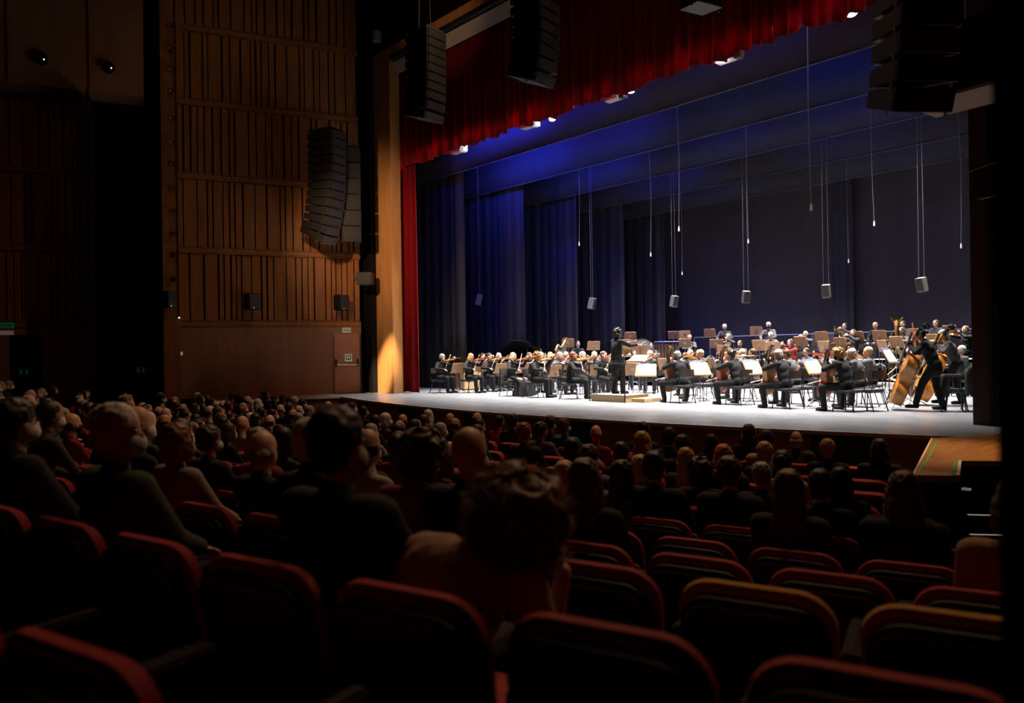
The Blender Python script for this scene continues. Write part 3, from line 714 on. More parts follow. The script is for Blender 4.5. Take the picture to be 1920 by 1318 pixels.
def body_prims(J, P, w=1.0, tg=(0, 0, 0)):
    """tg: tags for skin, top, trousers"""
    sk, tp, tr = tg; H, d, nb, hc, hR = J['H'], J['d'], J['nb'], J['hc'], J['hR']
    Q = Matrix.Rotation(-math.asin(max(-1, min(1, d.y))), 3, 'X') @ Matrix.Rotation(math.asin(max(-1, min(1, d.x))), 3, 'Y')
    pr = [('e', hc + hR @ V(c), r, hR, sk) for c, r in HEADP]
    pr += [('c', nb - d * .03, hc - V((0, 0, .05)), .055, .050, sk),
           ('e', H, (.155 * w, .12 * w, .12), None, tr), ('e', H + d * .16, (.140 * w, .105 * w, .14), Q, tp),
           ('e', H + d * .33, (.160 * w, .108 * w, .16), Q, tp)]
    if tp != sk: pr += [('c', nb - d * .07, nb + d * .012, .085, .064, tp)]
    for k in 'LR':
        pr += [('c', nb - d * .05, J['S' + k], .060, .058 * w, tp), ('c', J['S' + k], J['E' + k], .052 * w, .040 * w, tp), ('c', J['E' + k], J['W' + k], .038, .027, tp if tp != sk else sk),
               ('c', J['P' + k], J['K' + k], .082 * w, .056, tr), ('c', J['K' + k], J['A' + k], .054, .036, tr)]
        f = V(P.get('t' + k, (0, 1, 0))).normalized()
        pr += [('c', J['A' + k] + V((0, 0, -.03)) - f * .04, J['A' + k] + f * .14 + V((0, 0, -.045)), .034, .030, tr)]
    return pr
def face_extra(mb, J, eye=1, lip=2):
    hc, hR = J['hc'], J['hR']
    for s in (-1, 1):
        mb.ell(hc + hR @ V((s * .030, .076, .008)), (.014, .010, .007), eye, R=hR, n=8, h=6)
        mb.ell(hc + hR @ V((s * .030, .080, .028)), (.018, .007, .004), eye, R=hR, n=8, h=6)
    mb.ell(hc + hR @ V((0, .084, -.062)), (.022, .007, .006), lip, R=hR, n=8, h=6)
def join(a, mb):
    """append an MB to mesh a"""
    b = len(a.vertices); me = bpy.data.meshes.new('j')
    vs = [tuple(v.co) for v in a.vertices] + [tuple(p) for p in mb.v]
    fs = [tuple(p.vertices) for p in a.polygons] + [tuple(b + i for i in f) for f in mb.f]
    mi = [p.material_index for p in a.polygons] + list(mb.mi)
    me.from_pydata(vs, [], fs); me.polygons.foreach_set('material_index', mi)
    me.polygons.foreach_set('use_smooth', [True] * len(fs)); bpy.data.meshes.remove(a); return me
eye_m = bsdf('eye_dark', (.02, .015, .012), .3); lip_m = bsdf('lip', (.35, .10, .08), .5)
POSES = {}
def pose(name, voxel=.017, **P):
    """builds and caches the meshes of one pose"""
    if name in POSES: return POSES[name]
    J = skeleton(P); D = {'J': J, 'P': P}
    W = P.get('w', 1.0)
    b = soup(body_prims(J, P), voxel, 2, 'person')
    mb = MB(); face_extra(mb, J)
    for k, s in (('L', -1), ('R', 1)):
        fd = P.get('d' + k) or (J['W' + k] - J['E' + k]); pn = P.get('n' + k, (0, 0, -1))
        hand(mb, J['W' + k] + (J['W' + k] - J['E' + k]).normalized() * .005, fd, pn, P.get('curl', .55), s * (1 if V(fd).cross(V(pn)).x * s > 0 else -1) if False else s)
    b = join(b, mb)
    for _ in range(3): b.materials.append(None)
    D['body'] = b
    H, d, nb = J['H'], J['d'], J['nb']
    Q = Matrix.Rotation(-math.asin(d.y), 3, 'X') @ Matrix.Rotation(math.asin(d.x), 3, 'Y')
    g = .014; jw = .012
    jk = [('e', H + d * .02, (.165 * W + g, .125 * W + g, .13), Q, 0), ('e', H + d * .17, (.160 * W + g, .118 * W + g, .17), Q, 0), ('c', H + d * .02, H + d * .26, .128 * W, .132 * W, 0), ('e', H + d * .33, (.168 * W + g, .115 * W + g, .165), Q, 0)]
    for k in 'LR':
        wr = J['E' + k].lerp(J['W' + k], P.get('sleeve', .93))
        jk += [('c', nb - d * .062, J['S' + k], .060 + g, .062 * W + g, 0), ('c', J['S' + k], J['E' + k], .056 * W + g, .044 * W + g, 0), ('c', J['E' + k], wr, .042 + g, .030 + g, 0)]
    jk += [('c', nb - d * .07, nb + d * .012, .088, .064, 0)]
    if P.get('tails'): jk += [('c', H, H + d * .30, .150, .150, 0), ('e', H + V((0, -.02, -.16)), (.185, .14, .24), None, 0)]
    if P.get('stand'):
        jk += [('e', H + V((0, -.02, -.10)), (.165, .13, .16), None, 0)]
        if P.get('tails'): jk += [('e', H + V((0, -.09, -.30)), (.12, .05, .28), None, 0)]
    D['top'] = soup(jk, voxel, 3, 'jacket')
    tr = [('e', H, (.16 * W + g, .125 * W + g, .125), None, 0)]
    for k in 'LR':
        an = J['K' + k].lerp(J['A' + k], .93)
        tr += [('c', J['P' + k], J['K' + k], .088 * W + g, .064 + g, 0), ('c', J['K' + k], an, .062 + g, .050 + g, 0)]
    D['bottom'] = soup(tr, voxel, 2, 'trousers')
    # long skirt
    mb = MB(); kx = (J['KL'] + J['KR']) / 2
    if not P.get('stand'):
        rings = [(H + V((0, 0, .08)), .17, .14), (H.lerp(kx, .5) + V((0, 0, .02)), .22, .24), (kx + V((0, .0, -.08)), .27, .22), (V((0, .46, .22)), .32, .27), (V((0, .48, .03)), .38, .32)]
        n = 28; vs = []
        for i, (c, rx, ry) in enumerate(rings):
            for q in range(n):
                a = 2 * pi * q / n; f = 1 + .06 * i * sin(a * 9)
                vs.append((c[0] + rx * cos(a) * f, c[1] + ry * sin(a) * f, c[2]))
        fs = [(i * n + q, i * n + (q + 1) % n, (i + 1) * n + (q + 1) % n, (i + 1) * n + q) for i in range(4) for q in range(n)]
        mb.add(vs, fs); D['skirt'] = mb.mesh('skirt', [], True)
        D['skirt'].materials.append(None)
    D['shoes'] = []
    for k in 'LR':
        f = V(P.get('t' + k, (0, 1, 0))).normalized(); A = J['A' + k]; mb = MB(); side = V((f.y, -f.x, 0))
        Rm = Matrix((side, f, side.cross(f))).transposed()
        mb.ell(A + f * .075 + V((0, 0, -.040)), (.050, .135, .040), R=Rm, n=14, h=8); mb.ell(A + V((0, 0, -.02)) - f * .015, (.045, .06, .052), R=Rm)
        mb.box(A + f * .07 + V((0, 0, -.072)), (.075, .24, .014), R=Rm)
        sm = mb.mesh('shoe', [], True); sm.materials.append(None); D['shoes'].append(sm)
    for q in ('top', 'bottom'): D[q].materials.append(None)
    POSES[name] = D; return D
# ---- hair, masks: built in head space
def fuzz(me, amt, sc, seed=0):
    for v in me.vertices:
        n = noise.noise_vector(v.co * sc + V((seed, 0, 0)))
        v.co += n * amt
    return me
HAIR = {}
def hair_mesh(style):
    if style in HAIR: return HAIR[style]
    cap = [('e', (0, -.028, .040), (.086, .098, .092), None, 0), ('e', (0, -.055, -.012), (.074, .062, .072), None, 0)]
    if style == 'short': me = soup(cap, .012, 1)
    elif style == 'long':
        me = soup(cap + [('e', (0, -.075, -.09), (.092, .05, .12), None, 0), ('e', (0, -.088, -.22), (.098, .042, .13), None, 0), ('e', (0, -.09, -.33), (.085, .03, .07), None, 0),
                         ('e', (-.074, -.01, -.07), (.024, .055, .12), None, 0), ('e', (.074, -.01, -.07), (.024, .055, .12), None, 0)], .012, 1)
    elif style == 'bob':
        me = soup(cap + [('e', (0, -.05, -.06), (.095, .065, .085), None, 0), ('e', (-.078, -.005, -.05), (.024, .055, .08), None, 0), ('e', (.078, -.005, -.05), (.024, .055, .08), None, 0)], .012, 1)
    elif style == 'bun': me = soup(cap + [('e', (0, -.135, .055), (.045, .04, .042), None, 0)], .012, 1)
    elif style == 'curly': me = fuzz(soup([('e', (0, -.03, .045), (.108, .115, .108), None, 0), ('e', (0, -.05, -.03), (.105, .085, .085), None, 0)], .010, 0), .028, 28)
    elif style == 'fringe': me = soup([('e', (0, -.045, -.018), (.082, .070, .050), None, 0), ('e', (0, -.02, .0), (.079, .05, .03), None, 0)], .011, 1)
    elif style == 'cap': me = soup([('e', (0, -.012, .055), (.095, .105, .07), None, 0), ('e', (0, .09, .045), (.06, .06, .014), None, 0)], .011, 1)
    elif style == 'thin': me = soup([('e', (0, -.030, .035), (.080, .093, .088), None, 0)], .012, 1)
    if style != 'curly': fuzz(me, .008, 40)
    me.name = 'hair'; me.materials.append(None); me.polygons.foreach_set('use_smooth', [True] * len(me.polygons)); HAIR[style] = me; return me
mask_mesh = soup([('e', (0, .040, -.052), (.066, .066, .056), None, 0)], .011, 1, 'face_mask'); mask_mesh.materials.append(None)
beard_mesh = fuzz(soup([('e', (0, .045, -.075), (.058, .056, .052), None, 0)], .011, 1, 'beard'), .008, 50); beard_mesh.materials.append(None)
def setmat(o, i, mt): o.material_slots[i].link = 'OBJECT'; o.material_slots[i].material = mt
SKIN = [(.60, .36, .26), (.52, .29, .20), (.66, .42, .32), (.45, .24, .15)]
HC = dict(grey=(.26, .25, .24), white=(.55, .53, .50), dark=(.014, .009, .007), brown=(.055, .024, .011), blond=(.36, .20, .06), orange=(.40, .12, .03), red=(.16, .045, .016), pale=(.45, .34, .20), black=(.006, .005, .005))
def person(M, pz, label, hair='short', hc='brown', top=(.012, .012, .014), bottom=(.010, .010, .012), skin=0, mask=None, beard=False, skirt=False, group=None, scale=1.0, shoes=(.008, .008, .008), hscale=1.0):
    D = POSES[pz]; J = D['J']
    o = link('person', D['body'], None, M @ Matrix.Scale(scale, 4)); tag(o, label, 'person', group)
    sm = cmat(SKIN[skin % 4], 'skin'); setmat(o, 0, sm); setmat(o, 1, eye_m); setmat(o, 2, lip_m)
    hM = Matrix.Translation(J['hc']) @ J['hR'].to_4x4()
    if hair != 'bald':
        h = link('hair', hair_mesh(hair), o, hM @ Matrix.Scale(hscale, 4)); setmat(h, 0, cmat(HC[hc], 'hair'))
    if mask: k = link('face_mask', mask_mesh, o, hM); setmat(k, 0, cmat(mask))
    if beard: k = link('beard', beard_mesh, o, hM); setmat(k, 0, cmat(HC[hc], 'hair'))
    t = link('jacket' if D['P'].get('jk') else 'top', D['top'], o); setmat(t, 0, cmat(top))
    if skirt: q = link('skirt', D['skirt'], o); setmat(q, 0, cmat(bottom))
    else: q = link('trousers', D['bottom'], o); setmat(q, 0, cmat(bottom))
    for sh in D['shoes']:
        q = link('shoe', sh, o); setmat(q, 0, cmat(shoes))
    return o

# poses of the players (facing +Y, sitting on a seat at 0.46)
pose('violin', lean=6, hL=(-.20, .46, 1.10), pL=(-.4, .1, -1), hR=(.20, .34, .80), pR=(1, -.1, -.4), hroll=-12, head=(22, -8), nL=(.3, 0, 1), nR=(0, 0, -1), curl=.7, jk=1)
pose('violin_up', lean=4, hL=(-.22, .45, 1.12), pL=(-.4, .1, -1), hR=(.27, .40, .98), pR=(1, -.1, -.3), hroll=-12, head=(22, -6), nL=(.3, 0, 1), curl=.7, jk=1)
pose('cello', lean=14, hL=(-.17, .34, 1.06), pL=(-.8, -.2, -1), hR=(.30, .48, .70), pR=(1, 0, .1), head=(10, -16), hfwd=.12, fL=(-.30, .34, .08), fR=(.32, .36, .08), kL=(-.9, 1, .35), kR=(.9, 1, .35), nL=(.6, .6, 0), curl=.75, jk=1)
pose('wind', lean=4, hL=(-.03, .30, .92), pL=(-1, 0, -.6), hR=(.03, .36, .78), pR=(1, 0, -.6), head=(0, -6), nL=(.6, -.4, 0), nR=(-.6, -.4, 0), curl=.7, jk=1)
pose('flute', lean=2, hL=(.14, .22, 1.13), pL=(0, .2, -1), hR=(.42, .14, 1.10), pR=(.6, 0, -1), head=(-18, 0), hroll=6, nL=(0, -1, 0), curl=.7, jk=1)
pose('brass', lean=0, hL=(-.05, .34, 1.12), pL=(-1, 0, -.7), hR=(.05, .38, 1.12), pR=(1, 0, -.7), head=(0, 2), nL=(1, 0, 0), nR=(-1, 0, 0), curl=.75, jk=1)
pose('trombone', lean=0, hL=(-.05, .26, 1.13), pL=(-1, 0, -.7), hR=(.03, .55, 1.07), pR=(1, 0, -.7), head=(0, 0), nL=(1, 0, 0), nR=(-1, 0, 0), curl=.7, jk=1)
pose('tuba', lean=0, hL=(-.16, .30, .90), pL=(-1, 0, -.2), hR=(.15, .30, .80), pR=(1, 0, -.3), head=(0, 0), nL=(1, 0, 0), curl=.6, jk=1)
pose('rest', lean=2, head=(0, -4), jk=1)
pose('conductor', stand=1, tails=1, lean=3, hL=(-.24, .50, 1.36), pL=(-.8, -.1, -1), hR=(.22, .52, 1.30), pR=(.8, -.1, -1), head=(4, -8), fL=(-.13, -.02, .08), fR=(.12, .10, .08), curl=.3, jk=1)
pose('bass', stand=1, lean=20, side=-2, hL=(-.26, .40, 1.38), pL=(-.8, -.1, -1), hR=(.22, .60, .92), pR=(1, -.3, -.2), head=(14, -18), fL=(-.22, .34, .08), fR=(.22, -.10, .08), kL=(0, 1, 0), nL=(.5, .8, 0), curl=.7, jk=1)
pose('stand', stand=1, lean=4, hL=(-.16, .36, 1.08), pL=(-1, -.2, -.6), hR=(.16, .38, 1.06), pR=(1, -.2, -.6), head=(0, -10), fL=(-.12, 0, .08), fR=(.12, .05, .08), curl=.8, jk=1)

# ------------------------------------------------------------------ instruments
def fiddle_outline(L, W, n=40):
    """violin-family outline in XZ with waist, from z=0 to z=L"""
    out = []
    ctrl = [(0, 0), (.30, .008), (.46, .09), (.50, .22), (.44, .35), (.31, .45), (.285, .54), (.33, .63), (.41, .72), (.42, .83), (.33, .945), (.14, .995), (0, 1.0)]
    pts = smooth_pts([(x, 0, z) for x, z in ctrl], 4)
    r = [(p.x * W, p.z * L) for p in pts]
    return r + [(-x, z) for x, z in reversed(r[1:-1])]
def fiddle(L, W, dep, neck, mat, endpin=0):
    """meshes: body, neck; front faces +Y"""
    o = fiddle_outline(L, W); mb = MB()
    n = len(o); cz = L * .5
    def ring(k, y): return [(x * k, y, cz + (z - cz) * k) for x, z in o]
    rings = [ring(.55, -dep * .62), ring(.9, -dep * .56), ring(1.0, -dep * .46), ring(.97, -dep * .4), ring(.97, dep * .4), ring(1.0, dep * .46), ring(.9, dep * .56), ring(.5, dep * .68)]
    vs = [p for r in rings for p in r]
    fs = [(i * n + q, i * n + (q + 1) % n, (i + 1) * n + (q + 1) % n, (i + 1) * n + q) for i in range(7) for q in range(n)] + [tuple(range(n))[::-1], tuple(range(7 * n, 8 * n))]
    mb.add(vs, fs)
    for s in (-1, 1): mb.tube(smooth_pts([(s * W * .16, dep * .66, L * .34), (s * W * .13, dep * .7, L * .42), (s * W * .11, dep * .68, L * .50)], 3), [L * .006] * 7, 5, 1)
    body = mb.mesh('body', [mat, ebony], True)
    mb = MB(); w_ = W * .085
    mb.box((0, dep * .6, L + neck / 2 - .02 * L), (w_ * 1.3, min(dep * .5, .045), neck + .06 * L), 0)
    mb.box((0, dep * .95, L * .82 + neck / 2), (w_ * 1.9, dep * .12, neck + L * .36), 1)
    sc = L * .055; top = L + neck
    sp = [(0, dep * .5, top - .02 * L), (0, dep * .42, top + L * .08), (0, dep * .30, top + L * .16)]
    c0 = (dep * .30 - L * .040, top + L * .175)
    for q in range(12): a_ = q * .75; rr_ = L * .042 * (1 - q / 15); sp.append((0, c0[0] + rr_ * cos(a_), c0[1] + rr_ * sin(a_)))
    sp = smooth_pts(sp, 3); mb.tube(sp, [w_ * (.85 - .5 * i_ / len(sp)) for i_ in range(len(sp))], 8, 2)
    for i in range(4):
        s = -1 if i % 2 else 1
        mb.tube([(0, dep * .38, top + L * (.04 + .035 * i)), (s * w_ * 3, dep * .38, top + L * (.04 + .035 * i))], w_ * .28, 6, 1)
    nk = mb.mesh('neck', [mat, ebony, varn[2] if L < 1 else ebony], True)
    mb = MB(); mb.box((0, dep * 1.0, L * .42), (W * .2, L * .012, 0.001 + dep * .1), 0); mb.prism([(-W * .11, L * .415), (W * .11, L * .415), (W * .08, L * .425), (-W * .08, L * .425)], dep * .6, dep * 1.15)
    for i in range(4):
        x = (i - 1.5) * w_ * .38; mb.tube([(x, dep * .8, L * .12), (x * 1.4, dep * 1.2, L * .42), (x * .8, dep * 1.05, top)], L * .0022, 4)
    br = mb.mesh('strings', [pale_wood], False)
    mb = MB(); mb.prism([(-W * .03, 0.0), (W * .03, 0.0), (W * .09, L * .22), (-W * .09, L * .22)], dep * .7, dep * .82)
    tp = mb.mesh('tailpiece', [ebony], False)
    ep = None
    if endpin: mb = MB(); mb.tube([(0, 0, .02), (0, 0, -endpin)], .006, 6); ep = mb.mesh('endpin', [steel])
    return dict(body=body, neck=nk, strings=br, tailpiece=tp, endpin=ep)
FID = {}
def put_fiddle(kind, mi, M, label, group):
    key = (kind, mi)
    if key not in FID:
        a = dict(violin=(.36, .21, .045, .13), viola=(.41, .245, .05, .15), cello=(.76, .44, .13, .28, .28), double_bass=(1.12, .66, .22, .40, .12))[kind]
        FID[key] = fiddle(*a[:4], varn[mi], *(a[4:] or (0,)))
    e_ = empty(kind, M); tag(e_, label, kind.replace('_', ' '), group)
    for k, me in FID[key].items():
        if me: link(k, me, e_)
    return e_
mb = MB(); mb.tube(smooth_pts([(0, 0, 0), (0, .012, .2), (0, .008, .5), (0, 0, .68), (0, -.02, .73)], 3), .0045, 6)
bow_stick = mb.mesh('stick', [varn[2]]); mb = MB(); mb.box((0, -.018, .36), (.008, .0025, .70)); bow_hair = mb.mesh('bow_hair', [paper])
mb = MB(); mb.box((0, -.010, .03), (.010, .022, .05)); frog = mb.mesh('frog', [ebony])
def put_bow(M, label, group):
    e_ = empty('bow', M); tag(e_, label, 'bow', group)
    link('stick', bow_stick, e_); link('bow_hair', bow_hair, e_); link('frog', frog, e_)
def inst(name, label, cat, M, parts, group=None):
    e_ = empty(name, M); tag(e_, label, cat, group)
    for nm, me in parts: link(nm, me, e_)
    return e_
def cone(pts, r, m=0, n=10, mb=None): mb = mb or MB(); mb.tube(smooth_pts(pts, 4), r, n, m, cap=False); return mb
def bell(mb, p, d, r0, r1, L, m=0, n=18):
    d = V(d).normalized(); pr = [(r0, 0), (r0 * 1.15, L * .35), (r0 + (r1 - r0) * .22, L * .65), (r0 + (r1 - r0) * .5, L * .85), (r1, L), (r1 * .97, L - .002)]
    M = d.to_track_quat('Z', 'Y').to_matrix().to_4x4(); M.translation = V(p); mb.lathe(pr, n, m, M)
# clarinet: along -Z from the mouth
mb = MB(); mb.tube([(0, 0, 0), (0, 0, -.60)], [.012, .014], 10); bell(mb, (0, 0, -.58), (0, 0, -1), .014, .035, .10)
clar = mb.mesh('body', [ebony], True); mb = MB(); [mb.ell((0, .014, -.1 - .05 * i), (.006, .005, .010)) for i in range(9)]; mb.tube([(.013, .006, -.1), (.013, .006, -.5)], .0025, 5); clar_k = mb.mesh('keys', [chrome])
mb = MB(); mb.tube([(-.08, 0, 0), (.58, 0, 0)], .0095, 8); flute_b = mb.mesh('body', [chrome], True); mb = MB(); [mb.ell((.12 + .04 * i, 0, .011), (.010, .008, .004)) for i in range(10)]; flute_k = mb.mesh('keys', [chrome])
mb = MB(); mb.tube([(0, 0, -.35), (0, 0, .95)], [.026, .018], 10); mb.tube([(.04, 0, -.35), (.04, 0, .35)], .02, 10); mb.ell((.02, 0, -.37), (.045, .028, .03)); bassoon_b = mb.mesh('body', [varn[2]], True)
mb = cone([(.02, 0, .36), (.0, .06, .45), (-.02, .12, .42)], .004, n=6); bassoon_c = mb.mesh('crook', [steel], True)
mb = MB(); cone([(0, 0, 0), (0, .12, 0), (0, .36, 0)], .006, n=8, mb=mb); cone([(0, .36, 0), (0, .40, -.03), (0, .36, -.07), (0, .12, -.07), (0, .08, -.04), (0, .12, -.01), (0, .3, -.005)], .007, n=8, mb=mb)
bell(mb, (0, .30, -.005), (0, 1, 0), .011, .062, .20); trp = mb.mesh('tubing', [brass], True); mb = MB(); [mb.tube([(0, .17 + .03 * i, .05), (0, .17 + .03 * i, -.10)], .011, 8) for i in range(3)]; trp_v = mb.mesh('valves', [chrome], True)
mb = MB(); mb.tube([(.02, 0, 0), (.02, .62, -.10)], .008, 8); mb.tube([(-.0, .02, -.005), (-.0, .62, -.10)], .008, 8); cone([(.02, .62, -.1), (.01, .66, -.105), (0, .62, -.1)], .008, n=8, mb=mb); tb_s = mb.mesh('slide', [chrome], True)
mb = MB(); cone([(0, .02, 0), (-.03, -.18, .03), (-.09, -.24, .035), (-.13, -.18, .03), (-.13, .10, 0)], .010, n=8, mb=mb); bell(mb, (-.13, .08, 0), (0, 1, -.06), .014, .105, .32); tb_b = mb.mesh('bell', [brass], True)
mb = MB(); pts = [(.14 * cos(a), .0, .14 * sin(a)) for a in [i * pi / 6 for i in range(12)]]; mb.tube(pts + [pts[0]], .010, 8); mb.tube([(p[0] * .72, .015, p[2] * .72) for p in pts], .008, 8)
bell(mb, (.10, 0, -.10), (.5, -.6, -.5), .02, .15, .26); cone([(-.14, 0, 0), (-.10, .0, .18), (-.02, -.10, .24)], .006, n=8, mb=mb); horn = mb.mesh('tubing', [brass], True)
mb = MB(); [mb.tube([(-.06 + .03 * i, .03, .04), (-.06 + .03 * i, .03, -.06)], .010, 8) for i in range(3)]; horn_v = mb.mesh('valves', [chrome], True)
mb = MB(); cone([(.10, 0, .15), (.12, 0, -.25), (0, 0, -.38), (-.12, 0, -.25), (-.12, 0, .3)], [.03 + .002 * i for i in range(17)], n=12, mb=mb); bell(mb, (-.12, 0, .28), (0, 0, 1), .065, .19, .42); cone([(.1, 0, .15), (.05, 0, .3), (-.02, -.12, .30)], .012, n=8, mb=mb)
for z in (-.15, 0, .12): cone([(.09, .05, z), (.0, .07, z - .05), (-.08, .05, z)], .014, n=8, mb=mb)
tub = mb.mesh('tubing', [brass], True); mb = MB(); [mb.tube([(-.04 + .035 * i, .09, .1), (-.04 + .035 * i, .09, -.1)], .015, 8) for i in range(4)]; tub_v = mb.mesh('valves', [chrome], True)

# ------------------------------------------------------------------ orchestra furniture
mb = MB(); mb.box((0, 0, .425), (.44, .42, .045)); ch_seat = mb.mesh('seat', [pad_grey], True, bev=.015)
mb = MB(); mb.add([(.21 * sin(a) * 1.0, -.20 - .05 * cos(a) - y * .02, z) for y, z in ((0, .66), (1, .84)) for a in [(-1.2 + 2.4 * i / 8) for i in range(9)]] + [(.21 * sin(a), -.225 - .05 * cos(a) - y * .02, z) for y, z in ((0, .66), (1, .84)) for a in [(-1.2 + 2.4 * i / 8) for i in range(9)]],
       [(i, i + 1, i + 10, i + 9) for i in range(8)] + [(i + 18, i + 27, i + 28, i + 19) for i in range(8)] + [(i + 9, i + 10, i + 28, i + 27) for i in range(8)] + [(i, i + 18, i + 19, i + 1) for i in range(8)] + [(0, 9, 27, 18), (8, 26, 35, 17)])
ch_back = mb.mesh('backrest', [bsdf('chair_back', (.03, .022, .018), .4)], True)
ch_legs = []
for s in (-1, 1):
    for yy, y2 in ((.18, .22), (-.16, -.27)):
        mb = MB(); mb.tube([(s * .19, yy, .41), (s * .22, y2, .012)], .011, 8); mb.tube([(s * .22, y2, .0), (s * .22, y2, .03)], .016, 8); ch_legs.append(mb.mesh('leg', [black_metal], True))
mb = MB()
for s in (-1, 1): mb.tube(smooth_pts([(s * .19, .17, .40), (s * .20, -.17, .40), (s * .20, -.24, .55), (s * .195, -.25, .80)], 3), .010, 8); 
mb.tube([(-.19, .12, .385), (.19, .12, .385)], .008, 6); mb.tube([(-.19, -.14, .385), (.19, -.14, .385)], .008, 6); mb.tube([(-.1, 0, .38), (.1, 0, .38)], .02, 8)
ch_frame = mb.mesh('frame', [black_metal], True)
def chair(M, label, group='orchestra chairs'):
    e_ = empty('orchestra_chair', M); tag(e_, label, 'chair', group)
    link('seat', ch_seat, e_); link('backrest', ch_back, e_); link('frame', ch_frame, e_)
    for l in ch_legs: link('leg', l, e_)
    return e_
mb = MB(); mb.box((0, 0, .72), (.30, .30, .05)); st_seat = mb.mesh('seat', [pad_grey], True, bev=.015)
def stool(M, label):
    e_ = empty('bass_stool', M); tag(e_, label, 'stool'); link('seat', st_seat, e_)
    for s in (-1, 1):
        for q in (-1, 1):
            MB().tube([(s * .1, q * .1, .70), (s * .19, q * .19, 0)], .013, 8).build('leg', black_metal, e_, smooth=True)
    return e_
# music stand: desk back faces +Y, sheets face -Y
TILT = Matrix.Rotation(math.radians(-22), 4, 'X')
def desk_mesh(wd=.50, ht=.35):
    mb = MB(); o = [(-wd / 2 + .02, -ht / 2), (wd / 2 - .02, -ht / 2), (wd / 2, -ht / 2 + .04), (wd / 2 - .012, ht / 2 - .02), (wd / 2 - .04, ht / 2), (-wd / 2 + .04, ht / 2), (-wd / 2 + .012, ht / 2 - .02), (-wd / 2, -ht / 2 + .04)]
    mb.prism(o, -.006, .006, 0); mb.box((0, -.03, -ht / 2), (wd, .06, .012), 0); return mb.mesh('desk', [desk_wood])
desk_m = desk_mesh(); desk_w = desk_mesh(.56, .38)
mb = MB(); mb.tube([(0, .010, .06), (0, .022, .0), (0, .02, -.14)], .012, 8); mb.box((0, .012, 0), (.10, .012, .06)); clamp_m = mb.mesh('clamp', [steel], True)
mb = MB(); mb.box((-.105, -.010, .0), (.20, .004, .29), 0); mb.box((.105, -.010, .0), (.20, .004, .29), 0)
for s in (-.105, .105):
    for k in range(9): mb.box((s, -.0125, .12 - .03 * k), (.16, .001, .004), 1)
sheet_m = mb.mesh('sheet_music', [paper, sheet_print])
mb = MB(); mb.box((-.07, -.010, .17), (.36, .004, .06), 0); blue_m = mb.mesh('cover', [paper_blue])
stand_leg = []
for k in range(3):
    a = k * 2 * pi / 3 + .5; mb = MB(); mb.tube([(0, 0, .20), (.33 * sin(a), .33 * cos(a), .012)], .009, 8); mb.ell((.33 * sin(a), .33 * cos(a), .014), .014, n=8, h=6); stand_leg.append(mb.mesh('leg', [steel], True))
POLE = {}
def music_stand(M, h, label, lit=False, wide=False, tilt=22, group='orchestra music stands', sheets=True):
    h = round(max(.5, h), 2)
    if h not in POLE: mb = MB(); mb.tube([(0, .02, .10), (0, .02, h * .6)], .014, 8); mb.tube([(0, .02, h * .6), (0, .02, h - .08)], .009, 8); mb.tube([(0, .02, h * .6), (0, .02, h * .6 + .03)], .02, 8); POLE[h] = mb.mesh('pole', [steel], True)
    e_ = empty('music_stand', M); tag(e_, label, 'music stand', group)
    dM = Matrix.Translation((0, 0, h)) @ Matrix.Rotation(math.radians(-tilt), 4, 'X')
    d_ = link('desk', desk_w if wide else desk_m, e_, dM); link('clamp', clamp_m, d_)
    if sheets: link('sheet_music', sheet_m, d_)
    if lit: link('cover', blue_m, d_)
    link('pole', POLE[h], e_)
    for l in stand_leg: link('leg', l, e_)
    return e_
# ------------------------------------------------------------------ podium, risers
CON = (-12.85, 15.45)
r = empty('podium', FR(-12.75, 15.42, 0)); tag(r, 'light wooden conductor podium with a pale top edge', 'podium')
MB().box((0, 0, .08), (1.15, .95, .16)).build('box', pale_wood, r, bev=.01)
MB().box((0, 0, .172), (1.19, .99, .025)).build('top', bsdf('podium_top', (.35, .30, .25), .6), r)
MB().box((.82, .1, .05), (.42, .7, .10)).build('step', pale_wood, r, bev=.008)
r = empty('podium_rail', FR(-12.75, 15.42, 0)); tag(r, 'black tubular safety rail around the back of the podium', 'rail')
mb = MB(); mb.tube(smooth_pts([(-.60, -.50, .0), (-.60, -.50, .90), (-.54, -.50, 1.0), (.54, -.50, 1.0), (.60, -.50, .90), (.60, -.50, 0)], 4), .017, 8); mb.build('hoop', black_metal, r, smooth=True)
MB().tube([(-.6, -.5, .55), (-.6, -.1, .55), (-.6, -.1, .0)], .014, 8).build('side_bar', black_metal, r)
def riser_z(x, y):
    if x < -19.8 or y < 22.9: return 0
    return .30 if y < 24.6 else (.60 if y < 26.3 else .90)
for i, (y0, y1, z) in enumerate(((22.9, 24.6, .30), (24.6, 26.3, .60), (26.3, 29.0, .90))):
    mb = MB(); mb.box((-12.6, (y0 + y1) / 2, z / 2 + .07), (14.2, y1 - y0, z - .14), 1); mb.box((-12.6, (y0 + y1) / 2, z - .05), (14.2, y1 - y0, .10), 0)
    o = mb.build('riser', [bsdf('riser_top', (.45, .45, .46), .5), black]); struct(o, 'grey-topped stage riser, %s tier' % ('lowest', 'middle', 'rear')[i], 'riser')
for i in range(2):
    o = MB().box((-8.4 + 0, 22.6 - .3 * (1 - i), .075 + .075 * i - .0), (1.4, .3, .15 + .15 * i - .02)).build('riser_step', MATS['riser_top']); struct(o, 'small step leading up to the riser, %s' % ('lower', 'upper')[i], 'step')
r = empty('riser_rail', FR(0, 28.8, .9)); tag(r, 'thin horizontal steel rail behind the back row of players', 'rail')
MB().tube([(-19.4, 0, 1.0), (-5.6, 0, 1.0)], .018, 8).build('bar', steel, r)
